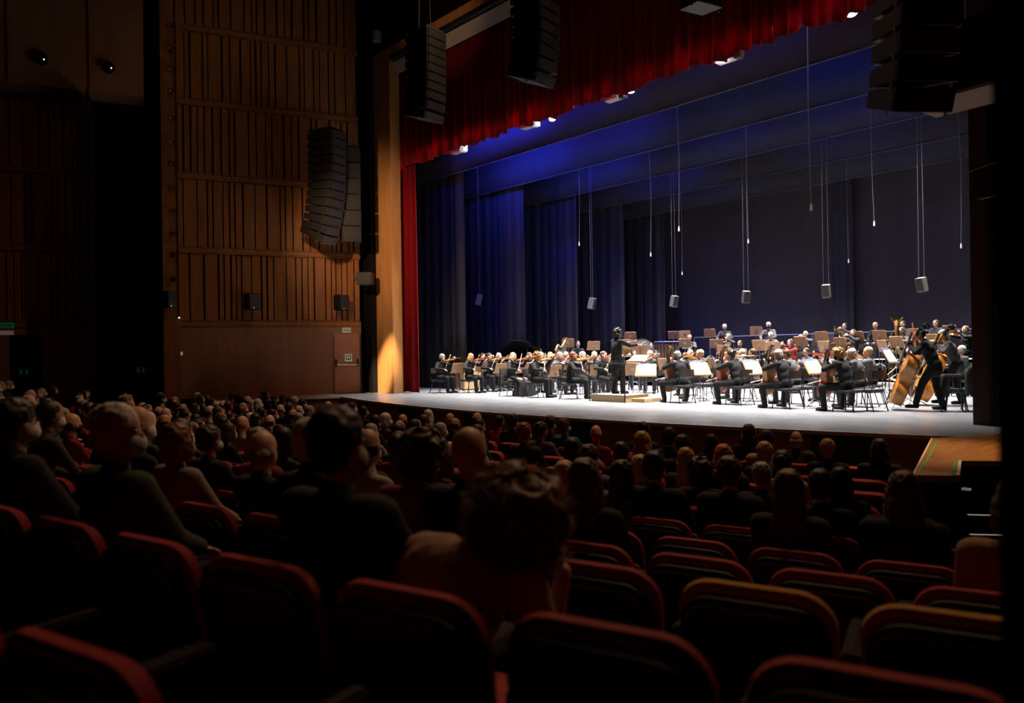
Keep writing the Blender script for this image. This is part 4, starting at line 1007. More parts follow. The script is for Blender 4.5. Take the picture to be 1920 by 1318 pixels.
for i in range(8): MB().tube([(-19.4 + i * 1.97, 0, 0), (-19.4 + i * 1.97, 0, 1.0)], .015, 6).build('post', steel, r)
o = MB().box((0, 0, 0), (.9, .02, .75)).build('plexiglass_screen', None or bsdf('screen_glass', (.25, .25, .28), .15), None)
nt_, b_ = nodes(MATS['screen_glass']); b_.inputs['Alpha'].default_value = .12
p = on_y(1542, 604, 28.2); p.z = .9 + .375 + .3; o.location = (p.x, p.y, p.z); tag(o, 'grey see-through acoustic screen behind the back row', 'screen')
for s in (-.4, .4): MB().tube([(s, 0, .3), (s, 0, -.675)], .012, 6).build('leg', steel, o)

# ------------------------------------------------------------------ players
BK = (.0075, .0075, .009); GR = (.065, .065, .072); DG = (.028, .028, .032)
PL = [  # px, depth, pose, hair, colour, short description, options
 (825, 15.3, 'violin', 'short', 'grey', 'grey-haired bearded violinist at the left end of the front desks', dict(beard=1)),
 (879, 15.9, 'violin', 'long', 'blond', 'long blonde violinist, second from the left', {}),
 (914, 16.8, 'violin', 'bun', 'black', 'dark-haired violinist in black, third from the left', {}),
 (903, 17.9, 'violin_up', 'short', 'brown', 'brown-haired violinist half hidden behind the blonde one', {}),
 (933, 17.4, 'violin_up', 'short', 'grey', 'grey-haired violinist behind the third from the left', {}),
 (957, 15.4, 'violin', 'long', 'pale', 'fair-haired violinist in a long black skirt', dict(skirt=1)),
 (990, 17.2, 'violin_up', 'bob', 'brown', 'violinist with a brown bob behind the long skirt', {}),
 (1001, 15.25, 'violin', 'curly', 'orange', 'orange-haired violinist near the podium', {}),
 (1012, 17.3, 'violin_up', 'short', 'white', 'white-haired violinist behind the orange-haired one', dict(top=GR)),
 (1047, 16.9, 'violin_up', 'short', 'grey', 'grey-haired violinist in a grey shirt beside the red-bearded one', dict(top=GR)),
 (1068, 15.35, 'violin', 'short', 'red', 'red-bearded violinist nearest the podium rail', dict(beard=1)),
 (1090, 17.3, 'violin_up', 'short', 'grey', 'violinist in grey behind the red-bearded one', dict(top=GR)),
 (1030, 18.4, 'violin_up', 'bob', 'blond', 'blond bobbed violinist left of the harp', {}),
 (1060, 18.9, 'violin_up', 'short', 'white', 'white-haired violinist in front of the harp', {}),
 (1083, 20.9, 'stand', 'short', 'dark', 'dark-haired percussionist right of the harp', {}),
 (1113, 18.4, 'violin_up', 'short', 'pale', 'fair violinist left of the conductor', dict(top=GR)),
 (1130, 19.6, 'violin_up', 'bun', 'pale', 'fair violinist with a bun left of the conductor', {}),
 (1128, 17.0, 'violin', 'short', 'brown', 'brown-haired player just behind the podium rail', {}),
 (1158, 23.5, 'wind', 'short', 'dark', 'dark-haired player seen over the conductor music desk', {}),
 (1219, 19.0, 'violin_up', 'short', 'white', 'white-haired player behind the conductor desk', dict(top=GR)),
 (1221, 23.3, 'wind', 'short', 'dark', 'dark-haired wind player by the bass drum', dict(top=GR)),
 (1190, 20.3, 'flute', 'bob', 'brown', 'brown-bobbed flute player right of the conductor', {}),
 (1277, 15.7, 'cello', 'short', 'grey', 'grey-haired cellist nearest the podium', dict(mask=BK)),
 (1297, 18.6, 'violin_up', 'bob', 'pale', 'fair viola player behind the first cellist', dict(top=GR)),
 (1318, 17.4, 'violin_up', 'short', 'pale', 'fair viola player right of the first cellist', dict(top=GR)),
 (1294, 25.3, 'wind', 'short', 'pale', 'fair wind player on the riser near the first cellist', dict(top=GR)),
 (1310, 22.4, 'wind', 'short', 'red', 'red-faced wind player below the leftmost tall desk', dict(top=GR)),
 (1360, 26.1, 'stand', 'short', 'white', 'white-haired man standing at the rear left', dict(top=DG)),
 (1366, 25.0, 'brass', 'short', 'grey', 'grey-haired brass player below the standing man', dict(top=GR)),
 (1383, 15.95, 'cello', 'bun', 'black', 'dark-haired cellist with a bun and red cello', {}),
 (1372, 20.2, 'violin_up', 'curly', 'brown', 'curly brown viola player behind the dark cellist', {}),
 (1389, 23.2, 'wind', 'short', 'dark', 'dark-haired player with beard on the lowest riser', dict(beard=1, top=DG)),
 (1396, 18.0, 'violin_up', 'short', 'pale', 'fair viola player behind the red cello player', dict(top=GR)),
 (1413, 17.2, 'trombone', 'short', 'brown', 'brown-haired brass player behind the second cellist', dict(top=GR)),
 (1443, 26.1, 'stand', 'short', 'white', 'white-haired standing man with dark mask at the rear', dict(mask=BK, top=GR)),
 (1447, 24.8, 'wind', 'short', 'white', 'white-haired wind player below the masked standing man', dict(top=GR)),
 (1473, 15.55, 'cello', 'short', 'white', 'white-haired cellist in the middle of the cello row', {}),
 (1490, 16.9, 'cello', 'short', 'brown', 'brown-haired cellist behind the white-haired cellist', dict(top=GR)),
 (1484, 23.0, 'flute', 'long', 'brown', 'long-haired flute player with red scarf on the lowest riser', dict(top=(.25, .03, .03))),
 (1512, 24.9, 'brass', 'bald', 'grey', 'bald horn player on the middle riser', dict(top=GR)),
 (1516, 21.4, 'wind', 'short', 'dark', 'player in grey below the bald horn player', dict(top=GR)),
 (1568, 18.2, 'violin_up', 'short', 'brown', 'viola player with raised viola behind the third stand', dict(top=GR)),
 (1578, 22.8, 'wind', 'bald', 'pale', 'balding wind player in a dark shirt right of centre', dict(top=DG)),
 (1585, 27.6, 'brass', 'short', 'dark', 'dark-haired trumpeter at the rear rail, left one', dict(top=DG)),
 (1601, 25.2, 'brass', 'short', 'dark', 'dark-haired trumpeter sitting forward of the rear row', dict(top=DG)),
 (1588, 15.5, 'cello', 'curly', 'blond', 'blond curly cellist at the right end of the front', dict(mask=BK)),
 (1614, 16.8, 'cello', 'short', 'white', 'white-haired cellist behind the blond curly cellist', dict(top=GR)),
 (1634, 17.9, 'violin_up', 'short', 'pale', 'fair player right of the white-haired rear cellist', dict(top=GR)),
 (1643, 28.0, 'rest', 'short', 'blond', 'fair-haired player looking over a desk at the rear', {}),
 (1695, 27.7, 'rest', 'short', 'dark', 'tall dark-haired bearded player before the rear rail', dict(beard=1, top=DG)),
 (1692, 24.7, 'tuba', 'short', 'brown', 'brown-haired tuba player with the tall brass tuba', dict(top=DG)),
 (1757, 28.0, 'rest', 'short', 'brown', 'short-haired player with arms down at the rear right', dict(top=DG)),
 (1734, 23.6, 'wind', 'short', 'grey', 'grey-haired bassoon player behind the double bass', dict(top=GR)),
 (1805, 22.0, 'trombone', 'short', 'white', 'white-haired trombonist at the right edge', dict(top=GR)),
 (1812, 25.5, 'trombone', 'short', 'red', 'red-haired trombonist at the far right rear', {}),
 (1752, 16.6, 'bass', 'short', 'black', 'tall bassist in black leaning over the front double bass', {}),
 (1793, 18.4, 'bass', 'short', 'grey', 'bassist behind the front bassist at the right', dict(top=GR)),
]
KIND = {'violin': 'violin', 'violin_up': 'violin', 'cello': 'cello', 'bass': 'double bass'}
vi = 0
for i, (px, y, pz, hair, hc, desc, op) in enumerate(PL):
    x = xat(px, y); z = riser_z(x, y); op = dict(op)
    yaw = yaw_to(x, y, CON[0], CON[1] + 1.2)
    if pz == 'bass': yaw += .15
    M = FR(x, y, z, yaw)
    noun = desc
    person(M, pz, (desc + (' on the stage' if len(desc.split()) < 12 else '')), hair, hc, op.get('top', BK), BK, skin=i % 3, mask=op.get('mask'), beard=op.get('beard'), skirt=op.get('skirt'), group='orchestra players')
    if not POSES[pz]['P'].get('stand'):
        chair(M @ Matrix.Translation((0, -.02, 0)), 'black chair under the ' + noun)
    elif pz == 'bass': stool(M @ Matrix.Translation((.05, -.32, 0)), 'tall stool behind the ' + noun)
    g = None
    if pz in ('violin', 'violin_up'):
        via = 'viola' in desc; kd = 'viola' if via else 'violin'
        hz = 1.10 if pz == 'violin' else 1.12
        o0 = V((-.045, .155, 1.075)); d = V((-.22, .45, hz)) + V((0, .02, .03)) - o0
        put_fiddle(kd, (0, 1, 3, 0)[i % 4], M @ axis_M(o0, d, (.25, -.1, 1)), '%s held by the %s' % (kd, noun), 'violins and violas')
        hR = V(POSES[pz]['P']['hR']) + V((-.02, .05, .0)); tgt = o0 + d.normalized() * .17 + V((0, 0, .055))
        put_bow(M @ axis_M(hR - (tgt - hR).normalized() * .04, tgt - hR, (0, .6, 1)), 'bow of the ' + noun, 'string bows')
    elif pz == 'cello':
        o0 = V((0, .56, .29)); d = V((-.15, .27, 1.08)) - o0
        put_fiddle('cello', (0, 1, 2, 2)[PL.index(PL[i]) % 4] if px != 1383 else 1, M @ axis_M(o0, d, (-.08, 1, .1)), 'cello played by the ' + noun, 'cellos')
        hR = V((.32, .58, .70)); put_bow(M @ axis_M(hR, (-.85, .12, -.16), (0, -.3, 1)), 'bow of the ' + noun, 'string bows')
    elif pz == 'bass':
        o0 = V((-.02, .74, .14)); d = V((-.24, .16, 1.52)) - o0
        put_fiddle('double_bass', 3 if px > 1780 else 0, M @ axis_M(o0, d, (-.25, 1, .2)), 'double bass played by the ' + noun, 'double basses')
        hR = V((.24, .74, .92)); put_bow(M @ axis_M(hR, (-.85, .05, -.2), (0, -.3, 1)), 'bow of the ' + noun, 'string bows')
    elif pz == 'wind':
        if 'bassoon' in desc: inst('bassoon', 'dark bassoon held by the ' + noun, 'bassoon', M @ axis_M((-.02, .28, .80), (.25, -.05, 1), (0, 1, 0)), (('body', bassoon_b), ('crook', bassoon_c)))
        else: inst('clarinet', 'clarinet held by the ' + noun, 'clarinet', M @ axis_M((0, .17, 1.12), (0, -.50, .75), (0, 1, .6)), (('body', clar), ('keys', clar_k)), 'clarinets')
    elif pz == 'flute': inst('flute', 'flute held by the ' + noun, 'flute', M @ Matrix.Translation((.0, .16, 1.13)), (('body', flute_b), ('keys', flute_k)), 'flutes')
    elif pz == 'brass':
        if 'horn' in desc: inst('french_horn', 'horn held by the ' + noun, 'horn', M @ Matrix.Translation((.02, .36, .98)), (('tubing', horn), ('valves', horn_v)))
        else: inst('trumpet', 'trumpet held by the ' + noun, 'trumpet', M @ Matrix.Translation((0, .18, 1.145)), (('tubing', trp), ('valves', trp_v)), 'trumpets')
    elif pz == 'trombone': inst('trombone', 'trombone held by the ' + noun, 'trombone', M @ Matrix.Translation((0, .18, 1.135)) @ Matrix.Rotation(.08, 4, 'X'), (('slide', tb_s), ('bell', tb_b)), 'trombones')
    elif pz == 'tuba': inst('tuba', 'tall brass tuba held by the ' + noun, 'tuba', M @ Matrix.Translation((.02, .30, .93)), (('tubing', tub), ('valves', tub_v)))

cp = person(FR(CON[0], CON[1], .185, -.25), 'conductor', 'conductor in black tailcoat standing on the podium with raised arms', 'curly', 'dark', BK, BK, skin=0)
mb = MB(); mb.tube([(0, 0, -.03), (0, 0, .02)], .007, 8); mb.tube([(0, 0, .02), (0, 0, .36)], [.003, .0015], 6)
b = mb.build('baton', bsdf('white_stick', (.8, .8, .78), .4)); b.matrix_basis = FR(CON[0], CON[1], .185, -.25) @ axis_M((.235, .60, 1.29), (-.25, .8, .3), (0, 0, 1)); tag(b, 'white baton in the right hand of the conductor', 'baton')
# conductor desk
p = on_y(1197, 667, 16.5)
music_stand(FR(p.x, p.y, 0, pi + yaw_to(p.x, p.y, *CON)), 1.10, 'conductor music desk with an open white score in front of the podium', wide=True, tilt=58, group=None)
# two orchestra desks; positions as seen, each facing the conductor
STD = [(858, 690, 15.5), (903, 687, 16.4), (940, 690, 16.3), (981, 690, 16.0), (1042, 695, 16.0), (1036, 672, 19.6), (1124, 692, 16.9), (1125, 677, 19.0), (1065, 643, 20.8), (1113, 648, 21.2), (1098, 682, 18.0), (1066, 684, 17.6), (1012, 688, 17.0),
 (1170, 645, 21.8), (1182, 630, 24.4), (1183, 646, 22.7), (1201, 656, 21.2), (1187, 692, 17.3), (1248, 682, 17.8), (1263, 628, 26.2), (1284, 627, 27.0), (1284, 643, 24.3), (1331, 624, 26.6), (1343, 644, 24.0), (1357, 656, 22.3), (1335, 682, 17.8),
 (1359, 680, 18.6), (1438, 684, 17.6), (1418, 620, 26.8), (1424, 647, 23.1), (1449, 651, 22.3), (1501, 640, 23.9), (1540, 631, 25.0), (1545, 650, 22.2), (1576, 642, 23.8), (1606, 630, 25.2), (1649, 629, 25.2), (1655, 649, 21.8), (1681, 641, 23.6),
 (1716, 625, 26.8), (1748, 637, 23.8), (1781, 620, 25.2), (1688, 664, 18.4), (1555, 685, 17.0)]
for i, (px, py, y) in enumerate(STD):
    p = on_y(px, py, y); z = riser_z(p.x, p.y)
    near = min(PL, key=lambda q: abs(q[0] - px) + 6 * abs(q[1] - y))
    row = 'front' if y < 17.5 else ('middle' if y < 21 else ('lower riser' if y < 24.6 else 'upper riser'))
    side = 'beside' if abs(near[0] - px) > 10 else 'in front of'
    lb = 'brown-backed %s music stand %s the %s' % (row, side, near[5])
    lb = ' '.join(lb.split()[:16])
    wide = px in (1124, 1449, 1187, 1424)
    music_stand(FR(p.x, p.y, z, yaw_to(p.x, p.y, CON[0], CON[1] + (.3 if abs(p.x - CON[0]) > 1 else -6)) + (rnd.uniform(-.15, .15))), p.z - z, lb, wide=wide, tilt=15 + (i % 4) * 3)
for px, py, y, w_ in ((1211, 694, 15.95, 'leftmost'), (1313, 692, 16.1, 'second from the left'), (1412, 690, 16.2, 'third from the left'), (1525, 688, 16.0, 'fourth from the left'), (1668, 667, 17.0, 'left one by the double bass'), (1708, 665, 17.8, 'right one by the double bass')):
    p = on_y(px, py, y)
    music_stand(FR(p.x, p.y, 0, yaw_to(p.x, p.y, CON[0], CON[1] + 1.5)), p.z, 'lit stand with bright sheets and blue cover, ' + w_, lit=True, tilt=30, wide=px < 1600, group='lit music stands')

# ------------------------------------------------------------------ larger instruments and percussion
p = on_y(1051, 690, 19.6)
r = empty('harp', FR(p.x, p.y, 0, 1.9)); tag(r, 'tall gilded harp standing behind the violins', 'harp')
mb = MB(); mb.tube([(.42, 0, .12), (.44, 0, .3), (.46, 0, 1.6), (.47, 0, 1.72), (.47, 0, 1.86)], [.06, .035, .033, .05, .07], 12); mb.build('column', gold, r, smooth=True)
mb = MB(); mb.tube(smooth_pts([(.46, 0, 1.78), (.28, 0, 1.62), (.05, 0, 1.50), (-.18, 0, 1.58), (-.34, 0, 1.44)], 4), .035, 8); mb.build('neck', gold, r, smooth=True)
mb = MB(); mb.tube([(.34, 0, .12), (-.36, 0, 1.42)], [.17, .06], 12, flat=.8); mb.build('soundbox', varn[0], r, smooth=True)
mb = MB(); mb.box((.30, 0, .05), (.40, .34, .10)); mb.build('base', gold, r, bev=.02)
mb = MB()
for k in range(22): t = k / 21; mb.tube([(.30 - .60 * t, 0, .28 + 1.1 * t), (.40 - .66 * t, 0, 1.68 - .18 * sin(t * pi) - .15 * t)], .003, 4)
mb.build('strings', paper, r)
p = on_y(978, 690, 19.5)
r = empty('grand_piano', FR(p.x, p.y, 0, -.25)); tag(r, 'black grand piano with raised lid behind the violins', 'piano')
o_ = [(-.75, -.8), (.75, -.8), (.75, -.3), (.62, .1), (.30, .45), (.12, .9), (-.25, 1.15), (-.62, 1.1), (-.75, .8)]
MB().slab(o_, .68, .98).build('case', piano_black, r, bev=.01)
lidM = Matrix.Translation((-.75, 0, .99)) @ Matrix.Rotation(-.55, 4, 'Y') @ Matrix.Translation((.75, 0, 0))
l = MB().slab(o_, 0, .025).build('lid', piano_black, r); l.matrix_basis = lidM
MB().tube([(.45, .0, .98), (.38, .05, 1.62)], .012, 6).build('lid_prop', piano_black, r)
mb = MB(); mb.box((0, -.88, .72), (1.3, .2, .05), 0); mb.build('keyboard', paper, r)
for x_, y_ in ((-.6, -.6), (.6, -.6), (-.2, .9)): MB().tube([(x_, y_, .68), (x_, y_, .05)], [.06, .035], 10).build('leg', piano_black, r, smooth=True)
MB().box((0, -.60, 1.12), (.7, .02, .25)).build('music_desk', piano_black, r)
p0 = on_z(905, 738, 0)
r = empty('keyboard_chest', FR(xat(878, 17.4), 17.4, 0, -.45)); tag(r, 'pale wooden chest organ behind the two leftmost violinists', 'organ')
MB().box((0, 0, .48), (1.25, .62, .90)).build('case', pale_wood, r, bev=.015); MB().box((0, 0, .95), (1.3, .66, .04)).build('lid', desk_wood, r, bev=.008); MB().box((-.55, -.2, .5), (.3, .4, .9)).build('side_cabinet', varn[2], r)
for s in (-.5, .5): MB().box((s, 0, .015), (.1, .5, .03)).build('foot', black, r)
def drum(px, y, rad, ht, z, label, name='timpani'):
    x = xat(px, y); b_ = riser_z(x, y); r = empty(name, FR(x, y, b_)); tag(r, label, 'drum')
    mb = MB(); mb.lathe([(.05, z - ht * .9), (rad * .6, z - ht * .75), (rad * .93, z - ht * .35), (rad, z - .03), (rad * 1.02, z)], 24); mb.build('bowl', copper, r, smooth=True)
    mb = MB(); mb.lathe([(0.001, z + .005), (rad, z + .005), (rad * 1.03, z - .005), (rad * 1.03, z - .05)], 24); mb.build('drumhead', drum_skin, r)
    for k in range(3): a = k * 2.1; MB().tube([(rad * .9 * sin(a), rad * .9 * cos(a), z - .1), (rad * .75 * sin(a), rad * .75 * cos(a), 0)], .016, 6).build('leg', steel, r)
drum(1098, 21.9, .36, .6, .85, 'copper timpani left of the conductor head, left one'); drum(1118, 22.5, .33, .55, .88, 'copper timpani left of the conductor head, right one')
x = xat(1203, 23.8); r = empty('bass_drum', FR(x, 23.8, .30, .85)); tag(r, 'large bass drum standing upright beside the tubular bells', 'drum')
Mx = Matrix.Translation((0, 0, 1.05)) @ Matrix.Rotation(pi / 2, 4, 'X')
mb = MB(); mb.lathe([(.42, -.20), (.44, -.18), (.44, .18), (.42, .20)], 32, 0, Mx); mb.build('shell', varn[3], r, smooth=True)
for s in (-1, 1): mb = MB(); mb.lathe([(.001, s * .202), (.42, s * .202)], 32, 0, Mx); mb.build('drumhead', bsdf('drumhead_clear', (.30, .29, .27), .4), r)
mb = MB(); mb.lathe([(.45, -.215), (.46, -.17), (.43, -.17)], 32, 0, Mx); mb.lathe([(.45, .215), (.46, .17), (.43, .17)], 32, 0, Mx); mb.build('hoop', chrome, r)
for s in (-.35, .35): MB().tube([(s, 0, .75), (s * 1.2, .2, 0)], .02, 6).build('leg', black_metal, r); MB().tube([(s, 0, .75), (s * 1.2, -.2, 0)], .02, 6).build('leg', black_metal, r)
x = xat(1250, 20.8); r = empty('tubular_bells', FR(x, 20.8, 0, .3)); tag(r, 'rack of steel tubular bells right of the conductor desk', 'chimes')
mb = MB(); mb.tube([(-.42, 0, 0), (-.42, 0, 1.62), (.42, 0, 1.62), (.42, 0, 0)], .022, 8); mb.tube([(-.42, -.25, .03), (-.42, .25, .03)], .02, 8); mb.tube([(.42, -.25, .03), (.42, .25, .03)], .02, 8); mb.box((0, 0, .35), (.84, .03, .03)); mb.build('frame', chrome, r)
for k in range(13): MB().tube([(-.35 + k * .058, .03 * (k % 2), 1.56), (-.35 + k * .058, .03 * (k % 2), .42 + .03 * k)], .018, 8).build('tube', chrome, r, smooth=True)
x = xat(1240, 24.9); r = empty('vibraphone', FR(x, 24.9, .6, .2)); tag(r, 'low mallet instrument with steel bars on the riser behind the bells', 'xylophone')
mb = MB(); mb.box((0, .28, .9), (1.3, .03, .05)); mb.box((0, -.28, .9), (1.3, .03, .05)); mb.build('rail', black_metal, r)
mb = MB(); [mb.box((-.6 + .06 * k, 0, .93), (.045, .5 - .012 * k, .015)) for k in range(21)]; mb.build('bars', chrome, r)
for s in (-.6, .6):
    for q in (-.25, .25): MB().tube([(s, q, .9), (s, q, 0)], .018, 6).build('leg', steel, r)
for px, y, h, lb in ((1038, 20.6, 1.25, 'cymbal on a thin stand left of the harp'), (1186, 25.0, 1.15, 'cymbal on a stand near the bass drum, left one'), (1222, 26.4, 1.2, 'cymbal on a stand near the bass drum, right one'), (1203, 27.2, 1.35, 'highest cymbal on a stand above the bass drum')):
    x = xat(px, y); b_ = riser_z(x, y); r = empty('cymbal_stand', FR(x, y, b_)); tag(r, lb, 'cymbal')
    mb = MB(); mb.lathe([(.001, h + .03), (.05, h + .02), (.06, h), (.22, h - .015), (.22, h - .018), (.05, h - .004)], 24); mb.build('cymbal', brass, r, smooth=True)
    MB().tube([(0, 0, h), (0, 0, .25)], .012, 6).build('pole', steel, r)
    for k in range(3): MB().tube([(0, 0, .35), (.3 * sin(k * 2.1), .3 * cos(k * 2.1), .01)], .010, 6).build('leg', steel, r)
x = xat(1174, 25.2); r = empty('gong', FR(x, 25.2, .6, .9)); tag(r, 'round gong in a square frame behind the conductor head', 'gong')
mb = MB(); mb.tube([(-.45, 0, 0), (-.45, 0, 1.35), (.45, 0, 1.35), (.45, 0, 0)], .02, 8); mb.build('frame', black_metal, r)
mb = MB(); mb.lathe([(.001, .02), (.08, .03), (.10, .01), (.32, 0), (.34, -.04)], 28, 0, Matrix.Translation((0, 0, .85)) @ Matrix.Rotation(pi / 2, 4, 'X')); mb.build('disc', brass, r, smooth=True)
# jacket over a chair at the right edge, folded chairs between the cellos
M = FR(xat(1805, 16.9), 16.9, 0, 1.2); chair(M, 'black chair with a dark jacket over its back at the right edge')
j = soup([('e', (0, -.24, .78), (.25, .07, .16), None, 0), ('e', (0, -.28, .55), (.24, .06, .30), None, 0), ('c', (-.22, -.26, .80), (-.24, -.28, .35), .05, .045, 0), ('c', (.22, -.26, .80), (.24, -.28, .35), .05, .045, 0)], .02, 2, 'jacket'); fuzz(j, .02, 9)
j.materials.append(cmat((.02, .025, .022))); o = link('jacket', j, None, M); tag(o, 'dark jacket hung over the back of the rightmost chair', 'jacket')
chair(FR(xat(1628, 15.9), 15.9, 0, 1.3), 'empty black chair just right of the blond curly cellist')
for px, y, lb in ((1320, 16.7, 'empty black chair right of the first cellist'), (1505, 16.4, 'empty black chair right of the white-haired cellist')): chair(FR(xat(px, y), y, 0, 1.2), lb)
mb = MB(); mb.box((0, 0, .2), (.5, .35, .4)); o = mb.build('stage_monitor_wedge', spk_black, bev=.02); o.matrix_basis = FR(xat(1722, 21.5), 21.5, 0, .3); tag(o, 'black box amplifier on the floor left of the basses', 'amplifier')
# ------------------------------------------------------------------ theatre seats in curved rows
SW, SH = .52, .88
def seat_back_outline(w, z0, z1, rad, n=6):
    out = [(-w / 2 * .94, z0), (w / 2 * .94, z0)]
    for k in range(n + 1): a = k * pi / 2 / n; out.append((w / 2 - rad + rad * cos(a), z1 - rad + rad * sin(a)))
    for k in range(n + 1): a = pi / 2 + k * pi / 2 / n; out.append((-w / 2 + rad + rad * cos(a), z1 - rad + rad * sin(a)))
    return out
def build_seat_meshes(cloth):
    TM = Matrix.Translation((0, -.20, .42)) @ Matrix.Rotation(math.radians(11), 4, 'X') @ Matrix.Translation((0, 0, -.42))
    mb = MB(); mb.prism(seat_back_outline(SW, .38, SH + .01, .12), -.024, .036, 0, TM); cu = mb.mesh('back_cushion', [cloth], True, bev=.018)
    mb = MB(); mb.prism(seat_back_outline(SW - .035, .20, SH - .022, .11), -.062, -.020, 0, TM); sh = mb.mesh('back_shell', [seat_shell], True, bev=.008)
    mb = MB(); mb.tube([(x, -.074, z) for x, z in seat_back_outline(SW - .08, .30, SH - .045, .08)[2:]], .004, 6, 0, TM); rim = mb.mesh('rim', [bsdf('seat_rim_highlight', (.20, .17, .14), .25, spec=.8)], True)  # pale line drawn for the highlight under the cushion edge
    mb = MB(); mb.box((0, .06, .385), (SW - .04, .46, .12)); pan = mb.mesh('seat_cushion', [cloth], True, bev=.035)
    sides = []
    for s in (-1, 1):
        mb = MB(); mb.box((s * .275, .02, .31), (.035, .42, .62), 0); sides.append(mb.mesh('side_panel', [seat_shell], False, bev=.008))
    mb = MB(); mb.box((-.275, .06, .635), (.055, .40, .03)); ar = mb.mesh('armrest', [arm_wood], True, bev=.01)
    ar2 = ar.copy(); ar2.transform(Matrix.Translation((.55, 0, 0)))
    one = MB()
    return cu, sh, rim, pan, sides, ar, ar2
SM = {'red': build_seat_meshes(seat_red), 'yellow': build_seat_meshes(seat_yellow)}
def far_seat_mesh():
    TM = Matrix.Translation((0, -.20, .42)) @ Matrix.Rotation(math.radians(11), 4, 'X') @ Matrix.Translation((0, 0, -.42))
    mb = MB(); mb.prism(seat_back_outline(SW, .38, SH + .01, .11, 4), -.035, .05, 0, TM); mb.prism(seat_back_outline(SW - .05, .20, SH - .03, .10, 3), -.062, -.034, 1, TM)
    mb.box((0, .06, .385), (SW - .04, .46, .12), 0)
    for s in (-1, 1): mb.box((s * .275, .02, .31), (.035, .42, .62), 1); mb.box((s * .275, .06, .635), (.05, .38, .025), 2)
    return mb.mesh('seat', [seat_red, seat_shell, arm_wood])
FAR = far_seat_mesh()
ORD = ['', 'first', 'second', 'third', 'fourth', 'fifth', 'sixth', 'seventh', 'eighth', 'ninth', 'tenth', 'eleventh', 'twelfth', 'thirteenth', 'fourteenth']
def num(n):
    if n < len(ORD): return ORD[n]
    return {15: 'fifteenth', 16: 'sixteenth', 17: 'seventeenth', 18: 'eighteenth', 19: 'nineteenth', 20: 'twentieth'}.get(n) or ('%dth' % n if n % 10 not in (1, 2, 3) else '%d%s' % (n, {1: 'st', 2: 'nd', 3: 'rd'}[n % 10]))
PITCH = .58
def row_a_of_px(k, px, dr=0.0, far=False):
    """angle on row k where the sight line of a pixel column meets it (near crossing)"""
    d = ray(px, 659); dx, dy = d.x, d.y; r = row_r(k) + dr
    A = dx * dx + dy * dy; B = -2 * (RC.x * dx + RC.y * dy); C = RC.x ** 2 + RC.y ** 2 - r * r
    D = B * B - 4 * A * C
    if D < 0: return None
    ts = sorted(t for t in ((-B - math.sqrt(D)) / 2 / A, (-B + math.sqrt(D)) / 2 / A) if t > .3)
    if not ts: return None
    t = ts[0]; x, y = dx * t, dy * t
    return math.atan2(x - RC.x, RC.y - y)
PHASE = {0: 272, 1: 1390, 2: 1592, 3: 1432, 4: 1592, 5: 1462, 6: 1400, 7: 1300, 8: 1450, 9: 1380, 10: 1550}
SEATS = {}      # (row, index) -> (x, y, z, yaw, px, depth)
for k in range(0, 11):
    a0 = row_a_of_px(k, PHASE[k]) or .2; da = PITCH / row_r(k); zf = row_floor(k)
    for i in range(-46, 30):
        a = a0 + (i + .5) * da; x, y = arc(row_r(k) - (.30 if k == 0 else .12), a)
        if x < -23 - .3365 * (13.8 - y) + (1.9 if k > 3 else 1.3): continue
        px, py, D = proj((x, y, zf + SH))
        if D < .9 or px < -70 or px > 1990: continue
        if k >= 6 and px > 1700: continue
        if x > -3.25 and y > 7.4 or x > -3.75 and y > 9.5: continue
        if k in (4, 5) and px > 1790: continue
        if k == 0 and px > 420: continue
        if py > 1420: continue
        SEATS[(k, i)] = (x, y, zf, a, px, D)
# place an audience member in the seat nearest a pixel column and height
USED = {}
def pick(px, topy, rows=None, ht=1.30):
    best = None
    for k in (rows if rows else range(0, 11)):
        for key, (x, y, z, a, sx, D) in SEATS.items():
            if key[0] != k or key in USED: continue
            hx, hy, hD = proj((x - .10 * sin(a), y + .10 * cos(a), z + ht))
            sc = abs(hx - px) / max(14, 260 / D) + abs(hy - topy) / max(10, 160 / D)
            if best is None or sc < best[0]: best = (sc, key, hx, hy, hD)
    return best
mkp = dict(jk=0, sleeve=.93)
pose('sit', **mkp, lean=-6, head=(4, 2), hL=(-.10, .30, .64), hR=(.12, .31, .64))
pose('sit_left', **mkp, lean=-4, side=-5, head=(26, 0), hroll=-5, hL=(-.22, .28, .68), hR=(.10, .30, .62))
pose('sit_right', **mkp, lean=-7, side=5, head=(-22, 1), hroll=5, hL=(-.08, .28, .62), hR=(.24, .26, .68), w=1.06)
pose('sit_fwd', **mkp, lean=10, head=(8, -6), hfwd=.1, hL=(-.08, .42, .66), hR=(.08, .42, .66), w=.95)
pose('sit_wide', jk=1, sleeve=.95, lean=-5, head=(2, 1), hL=(-.12, .32, .64), hR=(.14, .32, .64), w=1.18)
pose('sit_turned', **mkp, lean=-5, side=3, head=(-58, 3), hroll=4, hL=(-.10, .30, .64), hR=(.12, .31, .64), w=1.08)
pose('sprawl', **mkp, lean=-16, head=(-10, 8), hL=(-.10, .30, .66), hR=(.12, .31, .66), fL=(-.10, .98, .10), fR=(.10, 1.0, .12), kL=(-.1, .5, 1), kR=(.1, .5, 1))
pose('lean_on_hand', voxel=.011, jk=0, lean=10, side=36, head=(-18, 8), hside=.55, hroll=38, hfwd=.15, hR=(.50, .24, .86), pR=(.15, .1, -1), hL=(-.16, .32, .62), dR=(-.35, -.1, .9), nR=(-.8, 0, -.3), sleeve=.30, w=1.12, curl=.45)
